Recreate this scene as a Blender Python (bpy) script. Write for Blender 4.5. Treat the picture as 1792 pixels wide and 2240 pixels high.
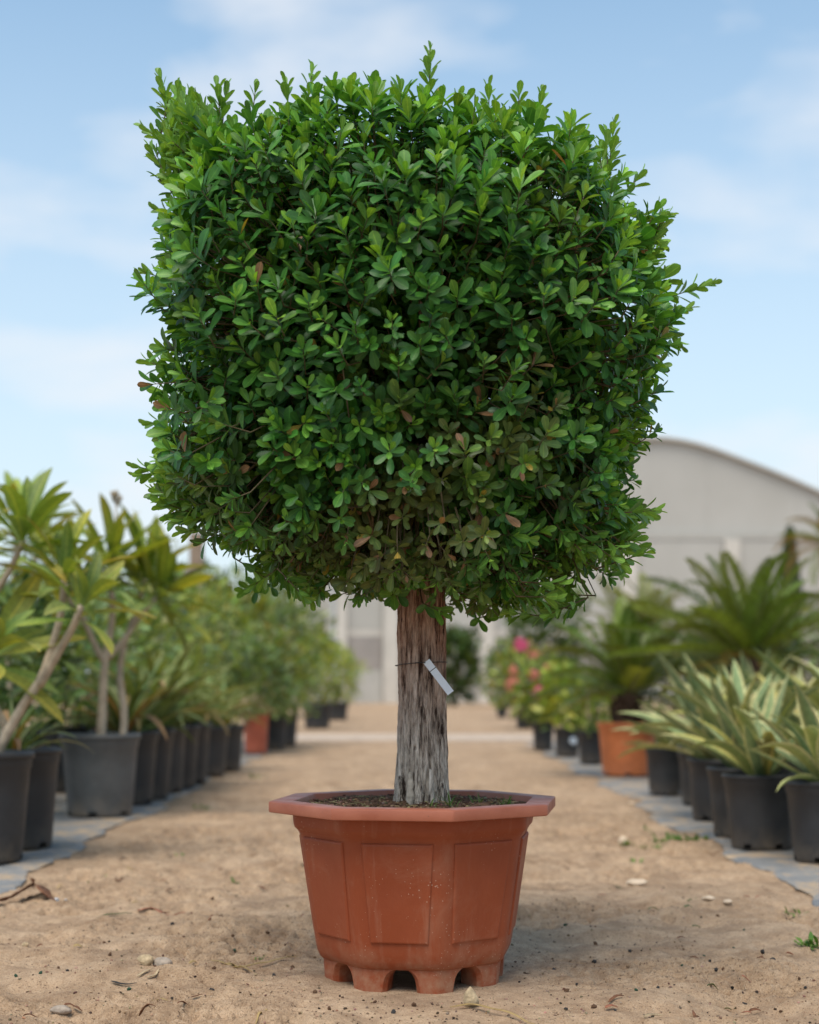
import bpy, math, random
import numpy as np
from mathutils import Vector, Matrix

for o in list(bpy.data.objects):
    bpy.data.objects.remove(o)
scene = bpy.context.scene
COL = scene.collection
R = math.radians
RNG = np.random.default_rng(7)
random.seed(7)

# ------------------------------------------------------------------ camera
CAM_H = 0.638            # metres above the sand
F_PX = 3444.0            # focal length in photograph pixels (photograph 1792 x 2240)
HZ, CX = 1490.0, 896.0   # horizon row and optical axis column in the photograph
cam_d = bpy.data.cameras.new('camera')
cam_d.sensor_fit = 'VERTICAL'
cam_d.sensor_height = 36.0
cam_d.lens = F_PX / 2240.0 * 36.0
cam_d.shift_y = (HZ - 1120.0) / 2240.0
cam_d.clip_start, cam_d.clip_end = 0.05, 3000.0
cam_d.dof.use_dof = True
cam_d.dof.focus_distance = 3.17
cam_d.dof.aperture_fstop = 2.6
cam_d.dof.aperture_blades = 9
cam = bpy.data.objects.new('camera', cam_d)
COL.objects.link(cam)
cam.location = (0, 0, CAM_H)
cam.rotation_euler = (R(90), 0, 0)
scene.camera = cam

# ------------------------------------------------------------------ sky, sun, exposure
SUN_EL, SUN_AZ = 64.0, -158.0    # azimuth from +Y (view direction), negative = to the left
world = bpy.data.worlds.new('World')
scene.world = world
world.use_nodes = True
wt = world.node_tree
for n in list(wt.nodes):
    wt.nodes.remove(n)


def wn(kind, **kw):
    n = wt.nodes.new(kind)
    for k, v in kw.items():
        setattr(n, k, v)
    return n


sky = wn('ShaderNodeTexSky', sky_type='NISHITA', sun_disc=False)
sky.sun_elevation = R(SUN_EL)
sky.sun_rotation = R(SUN_AZ)
sky.altitude = 0.0
sky.air_density, sky.dust_density, sky.ozone_density = 1.0, 0.4, 0.8
tc = wn('ShaderNodeTexCoord')
sepd = wn('ShaderNodeSeparateXYZ')
wt.links.new(tc.outputs['Generated'], sepd.inputs[0])
# pale veil that thickens towards the horizon (thin high haze)
mr = wn('ShaderNodeMapRange')
mr.inputs['From Min'].default_value, mr.inputs['From Max'].default_value = 0.02, 0.50
mr.inputs['To Min'].default_value, mr.inputs['To Max'].default_value = 0.97, 0.0
wt.links.new(sepd.outputs['Z'], mr.inputs['Value'])
veil = wn('ShaderNodeMixRGB')
veil.inputs['Color2'].default_value = (5.0, 5.6, 6.15, 1)
wt.links.new(mr.outputs[0], veil.inputs['Fac'])
tint = wn('ShaderNodeMixRGB', blend_type='MULTIPLY')
tint.inputs['Fac'].default_value = 1.0
tint.inputs['Color2'].default_value = (1.02, 1.30, 1.28, 1)
wt.links.new(sky.outputs[0], tint.inputs['Color1'])
wt.links.new(tint.outputs[0], veil.inputs['Color1'])
# thin wispy cloud
mp = wn('ShaderNodeMapping')
mp.inputs['Scale'].default_value = (1.0, 1.0, 2.6)
mp.inputs['Location'].default_value = (3.7, 1.2, 0.2)
wt.links.new(tc.outputs['Generated'], mp.inputs['Vector'])
nz = wn('ShaderNodeTexNoise')
nz.inputs['Scale'].default_value = 4.6
nz.inputs['Detail'].default_value = 7
nz.inputs['Roughness'].default_value = 0.5
nz.inputs['Distortion'].default_value = 0.25
wt.links.new(mp.outputs[0], nz.inputs['Vector'])
rp = wn('ShaderNodeValToRGB')
rp.color_ramp.elements[0].position, rp.color_ramp.elements[0].color = 0.50, (0, 0, 0, 1)
rp.color_ramp.elements[1].position, rp.color_ramp.elements[1].color = 0.72, (0.85, 0.85, 0.85, 1)
wt.links.new(nz.outputs[0], rp.inputs[0])
cl = wn('ShaderNodeMixRGB')
cl.inputs['Color2'].default_value = (5.9, 6.05, 6.3, 1)
wt.links.new(rp.outputs[0], cl.inputs['Fac'])
wt.links.new(veil.outputs[0], cl.inputs['Color1'])
bg = wn('ShaderNodeBackground')
bg.inputs['Strength'].default_value = 0.1
wo = wn('ShaderNodeOutputWorld')
wt.links.new(cl.outputs[0], bg.inputs['Color'])
wt.links.new(bg.outputs[0], wo.inputs['Surface'])

sun_d = bpy.data.lights.new('sun', 'SUN')
sun_d.energy = 2.5
sun_d.angle = R(42)
sun_d.color = (1.0, 0.91, 0.79)
sun = bpy.data.objects.new('sun', sun_d)
COL.objects.link(sun)
_d = Vector((math.sin(R(SUN_AZ)) * math.cos(R(SUN_EL)), math.cos(R(SUN_AZ)) * math.cos(R(SUN_EL)), math.sin(R(SUN_EL))))
sun.rotation_euler = (-_d).to_track_quat('-Z', 'Y').to_euler()
sun.location = _d * 30

vs = scene.view_settings
vs.view_transform = 'Standard'
vs.look = 'None'
vs.exposure = 0.62
vs.gamma = 1.0
vs.use_curve_mapping = False
scene.cycles.max_bounces = 5
scene.cycles.diffuse_bounces = 2
scene.cycles.glossy_bounces = 2
scene.cycles.transmission_bounces = 3
scene.cycles.use_denoising = True


def at(px, py, d):
    """point that the photograph pixel shows at distance d along the path"""
    return Vector(((px - CX) / F_PX * d, d, CAM_H + (HZ - py) / F_PX * d))


def gd(py):
    """distance of the ground seen in photograph row py"""
    return F_PX * CAM_H / (py - HZ)


def gp(px, py):
    d = gd(py)
    return (px - CX) / F_PX * d, d


# ------------------------------------------------------------------ helpers
def tag(o, label=None, cat=None, group=None, kind=None):
    if label: o['label'] = label
    if cat: o['category'] = cat
    if group: o['group'] = group
    if kind: o['kind'] = kind
    return o


def empty(name, loc, label=None, cat=None, group=None, rz=0.0):
    o = bpy.data.objects.new(name, None)
    o.empty_display_size = 0.1
    COL.objects.link(o)
    o.location = loc
    o.rotation_euler = (0, 0, rz)
    return tag(o, label, cat, group)


def np_mesh(name, V, F, mat, smooth=True, col=None, lc=None):
    """mesh from arrays; F is an (n,k) array or a list of index tuples"""
    me = bpy.data.meshes.new(name)
    V = np.asarray(V, dtype=np.float64)
    if isinstance(F, np.ndarray):
        n, k = F.shape
        me.vertices.add(len(V))
        me.vertices.foreach_set('co', V.astype(np.float32).ravel())
        me.loops.add(n * k)
        me.loops.foreach_set('vertex_index', F.astype(np.int32).ravel())
        me.polygons.add(n)
        me.polygons.foreach_set('loop_start', np.arange(0, n * k, k, dtype=np.int32))
        me.update(calc_edges=True)
        me.validate()
    else:
        me.from_pydata([tuple(v) for v in V], [], [tuple(int(i) for i in f) for f in F])
        me.update()
    me.polygons.foreach_set('use_smooth', np.full(len(me.polygons), smooth, dtype=bool))
    if col is not None:
        a = me.color_attributes.new('col', 'FLOAT_COLOR', 'POINT')
        c = np.ones((len(V), 4), dtype=np.float32)
        c[:, :3] = col
        a.data.foreach_set('color', c.ravel())
    if lc is not None:
        a = me.attributes.new('lc', 'FLOAT_VECTOR', 'POINT')
        c = np.zeros((len(V), 3), dtype=np.float32)
        c[:, :2] = lc
        a.data.foreach_set('vector', c.ravel())
    if mat is not None:
        me.materials.append(mat)
    return me


def crisp(o, deg=32):
    o.data.set_sharp_from_angle(angle=R(deg))
    return o


def link(name, me, parent=None, loc=None, rot=None, scale=None):
    o = bpy.data.objects.new(name, me)
    COL.objects.link(o)
    if parent is not None: o.parent = parent
    if loc is not None: o.location = loc
    if rot is not None: o.rotation_euler = rot
    if scale is not None: o.scale = scale
    return o


def obj(name, V, F, mat, parent=None, smooth=True, loc=None, rot=None, **kw):
    return link(name, np_mesh(name, V, F, mat, smooth, **kw), parent, loc, rot)


def join(parts):
    Vs, Fs, n = [], [], 0
    for V, F in parts:
        V = np.asarray(V, float)
        Vs.append(V)
        Fs += [tuple(int(i) + n for i in f) for f in F]
        n += len(V)
    return np.vstack(Vs), Fs


def box(x0, x1, y0, y1, z0, z1):
    V = [(x, y, z) for z in (z0, z1) for y in (y0, y1) for x in (x0, x1)]
    F = [(0, 2, 3, 1), (4, 5, 7, 6), (0, 1, 5, 4), (2, 6, 7, 3), (0, 4, 6, 2), (1, 3, 7, 5)]
    return np.array(V, float), F


def tube(P, rad, n=8, cap=True):
    P = np.asarray(P, float)
    m = len(P)
    rad = np.broadcast_to(np.asarray(rad, float), (m,))
    T = np.gradient(P, axis=0)
    T /= np.linalg.norm(T, axis=1)[:, None] + 1e-9
    ref = np.array([0.0, 0, 1]) if abs(T[0, 2]) < 0.9 else np.array([1.0, 0, 0])
    V = []
    X = np.cross(ref, T[0]); X /= np.linalg.norm(X)
    for i in range(m):
        X = X - T[i] * X.dot(T[i]); X /= np.linalg.norm(X) + 1e-9
        Y = np.cross(T[i], X)
        a = np.arange(n) * 2 * math.pi / n
        V.append(P[i] + rad[i] * (np.cos(a)[:, None] * X + np.sin(a)[:, None] * Y))
    V = np.vstack(V)
    F = [(i * n + j, i * n + (j + 1) % n, (i + 1) * n + (j + 1) % n, (i + 1) * n + j) for i in range(m - 1) for j in range(n)]
    if cap:
        F += [tuple(range(n))[::-1], tuple(range((m - 1) * n, m * n))]
    return V, F


def spline(pts, n):
    """smooth curve through a few points (Catmull-Rom)"""
    P = [np.asarray(p, float) for p in pts]
    P = [2 * P[0] - P[1]] + P + [2 * P[-1] - P[-2]]
    out = []
    seg = len(P) - 3
    for k in range(n):
        t = k / (n - 1) * seg
        i = min(int(t), seg - 1)
        u = t - i
        a, b, c, d = P[i:i + 4]
        out.append(0.5 * ((2 * b) + (c - a) * u + (2 * a - 5 * b + 4 * c - d) * u * u + (3 * b - a - 3 * c + d) * u ** 3))
    return np.array(out)


def lathe(prof, n=48, skip=None):
    """prof: list of (r, z), outside going up; returns verts and faces"""
    prof = np.asarray(prof, float)
    a = np.arange(n) * 2 * math.pi / n
    V = np.vstack([np.stack([r * np.cos(a), r * np.sin(a), np.full(n, z)], 1) for r, z in prof])
    F = []
    for i in range(len(prof) - 1):
        for j in range(n):
            if skip and skip(i, j):
                continue
            F.append((i * n + j, i * n + (j + 1) % n, (i + 1) * n + (j + 1) % n, (i + 1) * n + j))
    return V, F


def _hash(ix, iy, seed):
    n = (ix.astype(np.int64) * 374761393 + iy.astype(np.int64) * 668265263 + seed * 974634777) & 0xffffffff
    n = ((n ^ (n >> 13)) * 1274126177) & 0xffffffff
    n = ((n ^ (n >> 15)) * 2246822519) & 0xffffffff
    return ((n ^ (n >> 16)) & 0xffff) / 65535.0


def vnoise(x, y, seed=0):
    x, y = np.asarray(x, float), np.asarray(y, float)
    ix, iy = np.floor(x), np.floor(y)
    fx, fy = x - ix, y - iy
    fx, fy = fx * fx * fx * (fx * (fx * 6 - 15) + 10), fy * fy * fy * (fy * (fy * 6 - 15) + 10)
    a, b = _hash(ix, iy, seed), _hash(ix + 1, iy, seed)
    c, d = _hash(ix, iy + 1, seed), _hash(ix + 1, iy + 1, seed)
    return (a + (b - a) * fx) * (1 - fy) + (c + (d - c) * fx) * fy - 0.5


def fbm(x, y, seed=0, oct=4, gain=0.5):
    s, a = 0.0, 1.0
    for k in range(oct):
        s = s + a * vnoise(np.asarray(x) * 2 ** k + 17.3 * k, np.asarray(y) * 2 ** k - 9.1 * k, seed + k)
        a *= gain
    return s


def unit(a):
    return a / (np.linalg.norm(a, axis=-1, keepdims=True) + 1e-9)


# ------------------------------------------------------------------ materials
def new_mat(name):
    m = bpy.data.materials.new(name)
    m.use_nodes = True
    nt = m.node_tree
    for n in list(nt.nodes):
        nt.nodes.remove(n)
    out = nt.nodes.new('ShaderNodeOutputMaterial')
    b = nt.nodes.new('ShaderNodeBsdfPrincipled')
    nt.links.new(b.outputs[0], out.inputs['Surface'])
    return m, nt, b, out


def N(nt, kind, **kw):
    n = nt.nodes.new(kind)
    for k, v in kw.items():
        if k in n.inputs.keys() if hasattr(n.inputs, 'keys') else False:
            n.inputs[k].default_value = v
        else:
            setattr(n, k, v)
    return n


def noise(nt, scale, detail=4, rough=0.55, vec=None, dist=0.0):
    n = nt.nodes.new('ShaderNodeTexNoise')
    n.inputs['Scale'].default_value = scale
    n.inputs['Detail'].default_value = detail
    n.inputs['Roughness'].default_value = rough
    n.inputs['Distortion'].default_value = dist
    if vec is not None: nt.links.new(vec, n.inputs['Vector'])
    return n


def coords(nt, which='Object', scale=(1, 1, 1)):
    t = nt.nodes.new('ShaderNodeTexCoord')
    m = nt.nodes.new('ShaderNodeMapping')
    m.inputs['Scale'].default_value = scale
    nt.links.new(t.outputs[which], m.inputs['Vector'])
    return m.outputs[0]


def ramp(nt, fac, stops):
    r = nt.nodes.new('ShaderNodeValToRGB')
    e = r.color_ramp.elements
    while len(e) < len(stops): e.new(0.5)
    for i, (p, c) in enumerate(stops):
        e[i].position = p
        e[i].color = (c[0], c[1], c[2], 1) if hasattr(c, '__len__') else (c, c, c, 1)
    nt.links.new(fac, r.inputs[0])
    return r.outputs[0]


def mix(nt, fac, a, b, mode='MIX'):
    m = nt.nodes.new('ShaderNodeMixRGB')
    m.blend_type = mode
    for sock, v in ((m.inputs[0], fac), (m.inputs[1], a), (m.inputs[2], b)):
        if isinstance(v, (int, float)): sock.default_value = v
        elif isinstance(v, tuple): sock.default_value = (v[0], v[1], v[2], 1)
        else: nt.links.new(v, sock)
    return m.outputs[0]


def bump(nt, b, h, strength, dist=0.01):
    n = nt.nodes.new('ShaderNodeBump')
    n.inputs['Strength'].default_value = strength
    n.inputs['Distance'].default_value = dist
    nt.links.new(h, n.inputs['Height'])
    nt.links.new(n.outputs[0], b.inputs['Normal'])


def math_n(nt, op, a, b=None):
    m = nt.nodes.new('ShaderNodeMath')
    m.operation = op
    for s, v in ((m.inputs[0], a), (m.inputs[1], b)):
        if v is None: continue
        if isinstance(v, (int, float)): s.default_value = v
        else: nt.links.new(v, s)
    return m.outputs[0]


def simple_mat(name, color, rough=0.6, var=0.25, scale=20.0, spec=0.4, bmp=0.0, bscale=60.0):
    m, nt, b, _ = new_mat(name)
    v = coords(nt)
    n = noise(nt, scale, 5, 0.6, v)
    c = ramp(nt, n.outputs[0], [(0.3, tuple(x * (1 - var) for x in color)), (0.7, tuple(min(1, x * (1 + var)) for x in color))])
    nt.links.new(c, b.inputs['Base Color'])
    b.inputs['Roughness'].default_value = rough
    b.inputs['Specular IOR Level'].default_value = spec
    if bmp:
        n2 = noise(nt, bscale, 4, 0.6, v)
        bump(nt, b, n2.outputs[0], bmp)
    return m


def leaf_mat(name, rough=0.42, trans=0.22, rib=0.5, ribw=0.1, backtint=(1.15, 1.1, 1.0), margin=None, rand=0.0, tcol=(1.5, 1.45, 0.5), spec=0.45):
    """leaf colour from the mesh, a paler midrib, light passing through the blade"""
    m, nt, b, out = new_mat(name)
    ca = N(nt, 'ShaderNodeAttribute', attribute_name='col')
    la = N(nt, 'ShaderNodeAttribute', attribute_name='lc')
    sp = nt.nodes.new('ShaderNodeSeparateXYZ')
    nt.links.new(la.outputs['Vector'], sp.inputs[0])
    u = math_n(nt, 'ABSOLUTE', sp.outputs[0])
    c = ca.outputs['Color']
    v = coords(nt, 'Object')
    nn = noise(nt, 55, 3, 0.6, v)
    c = mix(nt, 1.0, c, ramp(nt, nn.outputs[0], [(0.3, 0.78), (0.7, 1.2)]), 'MULTIPLY')
    if margin:
        mm = N(nt, 'ShaderNodeMapRange')
        mm.inputs['From Min'].default_value, mm.inputs['From Max'].default_value = margin[1], margin[1] + 0.14
        nt.links.new(math_n(nt, 'ADD', u, math_n(nt, 'MULTIPLY', math_n(nt, 'SUBTRACT', nn.outputs[0], 0.5), 0.35)), mm.inputs['Value'])
        c = mix(nt, mm.outputs[0], c, margin[0])
    if rib:
        mm = N(nt, 'ShaderNodeMapRange')
        mm.inputs['From Min'].default_value, mm.inputs['From Max'].default_value = ribw * 0.3, ribw
        mm.inputs['To Min'].default_value, mm.inputs['To Max'].default_value = rib, 0.0
        nt.links.new(u, mm.inputs['Value'])
        c = mix(nt, mm.outputs[0], c, mix(nt, 1.0, c, (2.6, 2.0, 1.8), 'MULTIPLY'))
    if rand:
        oi = N(nt, 'ShaderNodeObjectInfo')
        hs = N(nt, 'ShaderNodeHueSaturation')
        nt.links.new(c, hs.inputs['Color'])
        nt.links.new(math_n(nt, 'ADD', math_n(nt, 'MULTIPLY', oi.outputs['Random'], -0.05 * rand * 2), 0.5 + 0.05 * rand), hs.inputs['Hue'])
        r2 = math_n(nt, 'FRACT', math_n(nt, 'MULTIPLY', oi.outputs['Random'], 17.0))
        nt.links.new(math_n(nt, 'ADD', math_n(nt, 'MULTIPLY', r2, 0.7 * rand), 1.0 - 0.35 * rand), hs.inputs['Value'])
        c = hs.outputs[0]
    geo = N(nt, 'ShaderNodeNewGeometry')
    cb = mix(nt, 1.0, c, backtint, 'MULTIPLY')
    c = mix(nt, geo.outputs['Backfacing'], c, cb)
    nt.links.new(c, b.inputs['Base Color'])
    nt.links.new(mix(nt, geo.outputs['Backfacing'], (rough,) * 3, (0.65,) * 3), b.inputs['Roughness'])
    b.inputs['Specular IOR Level'].default_value = spec
    tr = N(nt, 'ShaderNodeBsdfTranslucent')
    nt.links.new(mix(nt, 1.0, c, tcol, 'MULTIPLY'), tr.inputs['Color'])
    ms = N(nt, 'ShaderNodeMixShader')
    ms.inputs[0].default_value = trans
    nt.links.new(b.outputs[0], ms.inputs[1])
    nt.links.new(tr.outputs[0], ms.inputs[2])
    nt.links.new(ms.outputs[0], out.inputs['Surface'])
    return m


# ------------------------------------------------------------------ leaves in bulk
LEAF_V = np.array([0, .14, .34, .56, .76, .91, 1.0])
LEAF_W = np.array([.07, .30, .68, .96, 1.0, .70, .06])
LANCE_W = np.array([.10, .45, .85, 1.0, .80, .42, .03])


def leaf_batch(P, X, Y, Z, L, W, bend, fold=0.25, prof=LEAF_W, rows=LEAF_V):
    """n leaf blades at once -> verts (n,m,3), quads for one blade (q,4), (u,v) per vertex"""
    m = len(rows)
    u = np.tile([-1.0, 0.0, 1.0], m)
    v = np.repeat(rows, 3)
    hw = np.repeat(prof, 3)
    P, X, Y, Z = (a[:, None, :] for a in (P, X, Y, Z))
    L, W, bend = (np.asarray(a)[:, None, None] for a in (L, W, bend))
    uu, vv, hh = u[None, :, None], v[None, :, None], hw[None, :, None]
    V = P + X * (uu * hh * W * 0.5) + Y * (vv - 0.25 * bend * vv ** 3) * L + Z * (fold * abs(uu) * hh * W * 0.5 - bend * vv ** 2 * L)
    q = []
    for i in range(m - 1):
        for j in range(2):
            a = i * 3 + j
            q.append((a, a + 1, a + 4, a + 3))
    return V, np.array(q), np.stack([u, v], 1)


def batch_to_mesh(name, V, q, lc, cols, mat):
    n, m, _ = V.shape
    F = (q[None] + (np.arange(n) * m)[:, None, None]).reshape(-1, 4)
    return np_mesh(name, V.reshape(-1, 3), F, mat, True, np.repeat(cols, m, axis=0), np.tile(lc, (n, 1)))


def frames(Y, Zhint):
    Y = unit(Y)
    X = unit(np.cross(Y, Zhint))
    Z = np.cross(X, Y)
    return X, Y, Z


def jitter_cols(base, n, rng, s=0.18):
    base = np.asarray(base, float)
    c = base[rng.integers(0, len(base), n)] if base.ndim == 2 else np.tile(base, (n, 1))
    return np.clip(c * (1 + rng.normal(0, s, (n, 1))) * (1 + rng.normal(0, s * 0.4, (n, 3))), 0.004, 0.9)

# ================================================================== GROUND
POT_X, POT_Y = 0.012, 3.40


def ground_h(x, y):
    x, y = np.asarray(x, float), np.asarray(y, float)
    h = 0.030 * fbm(x * 1.3, y * 1.3, 3, 2)
    # trodden, crusted sand: broad dents, then ragged ridges, then crumbs
    near = np.clip(1.0 - (y - 6.0) / 10.0, 0.0, 1.0)
    n1 = fbm(x * 6.5 + 0.6 * fbm(x * 3, y * 3, 61, 2), y * 8.5, 11, 3)
    h = h + 0.030 * n1 * (0.35 + 0.65 * near)
    pits = np.clip(fbm(x * 4.2, y * 3.6, 131, 2) - 0.22, 0, 1)
    h = h - 0.060 * pits * near
    n2 = 1 - np.abs(2 * fbm(x * 19, y * 25, 23, 3))
    mask = np.clip(fbm(x * 2.6, y * 2.6, 29, 2) * 2.2 + 0.55, 0.05, 1.0)
    h = h + 0.032 * (n2 - 0.7) * near * mask
    n3 = vnoise(x * 75, y * 80, 37)
    h = h + 0.0050 * np.clip(n3 - 0.02, 0, 1) * near * (mask + 0.3)
    h = h + 0.004 * np.clip(vnoise(x * 34, y * 36, 41) - 0.22, 0, 1) * 3.0 * near * mask
    # firm and level under the planter, sand heaped against its feet
    d = np.hypot(x - POT_X, y - POT_Y)
    k = np.clip((d - 0.20) / 0.35, 0, 1)
    k = k * k * (3 - 2 * k)
    h = h * (0.12 + 0.88 * k)
    h = h + 0.012 * np.exp(-((x - POT_X + 0.23) ** 2 + (y - POT_Y + 0.06) ** 2) / 0.004)
    # level standing ground under the rows of pots
    m = np.clip((np.abs(x) - 1.02) / 0.22, 0, 1) * np.clip(1.6 - np.abs(y - 14) / 11, 0, 1).clip(0, 1)
    h = h * (1 - 0.86 * m)
    far = np.clip((y - 16) / 20, 0, 1)
    return h * (1 - 0.9 * far)


def axis(dense, coarse0, coarse1, g=1.25):
    a = list(dense)
    s = a[1] - a[0]; lo = [];  x = a[0]
    while x > coarse0: s *= g; x -= s; lo.append(x)
    s = a[-1] - a[-2]; hi = []; x = a[-1]
    while x < coarse1: s *= g; x += s; hi.append(x)
    return np.array(lo[::-1] + a + hi)


gx = axis(np.arange(-1.5, 1.501, 0.0062), -900, 900)
yy = [2.75]
while yy[-1] < 24:
    yy.append(yy[-1] + max(0.0055, 0.0055 * (yy[-1] / 3.3) ** 2))
gy = axis(yy, -40, 1600, 1.3)
GX, GY = np.meshgrid(gx, gy)
GZ = ground_h(GX, GY)
nx, ny = len(gx), len(gy)
idx = np.arange(nx * ny).reshape(ny, nx)
F = np.stack([idx[:-1, :-1], idx[:-1, 1:], idx[1:, 1:], idx[1:, :-1]], -1).reshape(-1, 4)

sand, nt, b, _ = new_mat('sand')
v = coords(nt, 'Object')
c = ramp(nt, noise(nt, 2.2, 5, 0.6, v).outputs[0], [(0.30, (0.40, 0.265, 0.16)), (0.52, (0.53, 0.365, 0.232)), (0.72, (0.62, 0.445, 0.295))])
c = mix(nt, 0.55, c, ramp(nt, noise(nt, 26, 6, 0.7, v).outputs[0], [(0.32, (0.31, 0.195, 0.115)), (0.55, (0.56, 0.39, 0.25)), (0.75, (0.67, 0.495, 0.335))]))
crust = noise(nt, 5.5, 6, 0.68, v, 0.5)
c = mix(nt, ramp(nt, crust.outputs[0], [(0.46, 0.0), (0.64, 0.72)]), c, (0.28, 0.18, 0.11))
sp1 = noise(nt, 150, 2, 0.5, v)
c = mix(nt, ramp(nt, sp1.outputs[0], [(0.63, 0.0), (0.70, 0.8)]), c, (0.10, 0.062, 0.036))
sp2 = noise(nt, 380, 2, 0.5, v)
c = mix(nt, ramp(nt, sp2.outputs[0], [(0.35, 0.5), (0.45, 0.0)]), c, (0.20, 0.13, 0.08))
c = mix(nt, ramp(nt, sp2.outputs[0], [(0.62, 0.0), (0.72, 0.6)]), c, (0.62, 0.52, 0.40))
nt.links.new(c, b.inputs['Base Color'])
b.inputs['Roughness'].default_value = 0.95
b.inputs['Specular IOR Level'].default_value = 0.15
hb = math_n(nt, 'ADD', noise(nt, 240, 4, 0.7, v).outputs[0], math_n(nt, 'MULTIPLY', noise(nt, 60, 4, 0.6, v).outputs[0], 1.6))
bump(nt, b, hb, 0.75, 0.008)
ground = obj('ground', np.stack([GX, GY, GZ], -1).reshape(-1, 3), F, sand)
tag(ground, kind='structure')


def gz(x, y):
    return float(ground_h(np.array([x]), np.array([y]))[0])


# pale concrete strip that crosses the path, level with the sand
conc = simple_mat('pale_concrete', (0.47, 0.37, 0.285), 0.9, 0.18, 6.0, 0.2, 0.3, 80)
Vs, Fs = box(-3.6, 3.4, 16.5, 18.5, -0.05, 0.018)
strip = obj('concrete_strip', Vs, Fs, conc, smooth=False)
tag(strip, kind='structure')

# weed-control fabric under the two rows of pots
fabric, nt, b, _ = new_mat('weed_fabric')
v = coords(nt, 'Object')
wv = N(nt, 'ShaderNodeTexWave')
wv.inputs['Scale'].default_value = 90
nt.links.new(v, wv.inputs['Vector'])
c = ramp(nt, noise(nt, 5.5, 7, 0.72, v, 0.4).outputs[0], [(0.38, (0.18, 0.185, 0.19)), (0.50, (0.26, 0.25, 0.235)), (0.57, (0.42, 0.31, 0.205)), (0.74, (0.52, 0.375, 0.24))])
c = mix(nt, 0.18, c, wv.outputs[0], 'MULTIPLY')
nt.links.new(c, b.inputs['Base Color'])
b.inputs['Roughness'].default_value = 0.75
bump(nt, b, noise(nt, 14, 4, 0.6, v).outputs[0], 0.5, 0.02)


def mat_h(x, y):
    return ground_h(x, y) * 0.6 + 0.0065 + 0.006 * np.abs(fbm(x * 5, y * 3.5, 71, 3))


def weed_mat(side, x_in, x_out, y0, y1, label):
    ny_, nx_ = 420, 44
    ys = y0 + (y1 - y0) * (np.linspace(0, 1, ny_) ** 1.7)
    edge = x_in + 0.055 * fbm(ys * 1.9, ys * 0 + side, 81, 4) * 2 + 0.02 * (ys - y0) / 6
    t = np.linspace(0, 1, nx_) ** 1.5
    X = side * (edge[:, None] + (x_out - edge)[:, None] * t[None])
    Y = np.repeat(ys[:, None], nx_, 1)
    Z = mat_h(X, Y)
    # the free edge is half buried in the sand
    Z = Z - np.clip(1 - t / 0.012, 0, 1)[None] * 0.010 * (fbm(Y * 4, X, 83, 3) + 0.35)
    i = np.arange(nx_ * ny_).reshape(ny_, nx_)
    F = np.stack([i[:-1, :-1], i[:-1, 1:], i[1:, 1:], i[1:, :-1]], -1).reshape(-1, 4)
    if side < 0: F = F[:, ::-1]
    o = obj('weed_mat', np.stack([X, Y, Z], -1).reshape(-1, 3), F, fabric)
    sm = o.modifiers.new('thickness', 'SOLIDIFY'); sm.thickness = 0.002
    return tag(o, label, 'weed mat')


weed_mat(-1, 1.25, 4.2, 4.3, 16.3, 'grey woven weed mat under the row of plumeria pots')
weed_mat(1, 1.18, 4.2, 4.2, 16.3, 'grey woven weed mat under the row of agave pots')

# ================================================================== PLANTER
terra, nt, b, _ = new_mat('terracotta_plastic')
v = coords(nt, 'Object')
c = ramp(nt, noise(nt, 5, 5, 0.6, v).outputs[0], [(0.3, (0.250, 0.052, 0.018)), (0.7, (0.315, 0.072, 0.027))])
st = noise(nt, 12, 5, 0.65, coords(nt, 'Object', (1, 1, 0.25)))
c = mix(nt, ramp(nt, st.outputs[0], [(0.5, 0.0), (0.8, 0.30)]), c, (0.36, 0.105, 0.05))
spk = nt.nodes.new('ShaderNodeTexVoronoi'); spk.inputs['Scale'].default_value = 120
nt.links.new(v, spk.inputs['Vector'])
clump = noise(nt, 7, 3, 0.6, v)
thr = math_n(nt, 'MULTIPLY', ramp(nt, clump.outputs[0], [(0.40, 0.0), (0.70, 1.0)]), 0.20)
c = mix(nt, math_n(nt, 'MULTIPLY', math_n(nt, 'LESS_THAN', spk.outputs['Distance'], thr), 0.65), c, (0.55, 0.36, 0.26))
drip = noise(nt, 34, 4, 0.6, coords(nt, 'Object', (1, 1, 0.06)))
c = mix(nt, ramp(nt, drip.outputs[0], [(0.55, 0.0), (0.75, 0.32)]), c, (0.43, 0.22, 0.14))
smear = noise(nt, 6, 6, 0.72, v, 0.6)
c = mix(nt, ramp(nt, smear.outputs[0], [(0.52, 0.0), (0.74, 0.38)]), c, (0.40, 0.19, 0.115))
sepz = N(nt, 'ShaderNodeSeparateXYZ'); nt.links.new(v, sepz.inputs[0])
lowm = N(nt, 'ShaderNodeMapRange')
lowm.inputs['From Min'].default_value, lowm.inputs['From Max'].default_value = 0.10, 0.0
lowm.inputs['To Min'].default_value, lowm.inputs['To Max'].default_value = 0.0, 0.6
nt.links.new(sepz.outputs[2], lowm.inputs['Value'])
c = mix(nt, math_n(nt, 'MULTIPLY', lowm.outputs[0], ramp(nt, noise(nt, 30, 5, 0.7, v).outputs[0], [(0.4, 0.0), (0.65, 1.0)])), c, (0.40, 0.26, 0.16))
nt.links.new(c, b.inputs['Base Color'])
nt.links.new(ramp(nt, noise(nt, 18, 4, 0.6, v).outputs[0], [(0.3, 0.42), (0.7, 0.6)]), b.inputs['Roughness'])
b.inputs['Specular IOR Level'].default_value = 0.28
bump(nt, b, noise(nt, 130, 4, 0.6, v).outputs[0], 0.08, 0.004)

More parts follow.
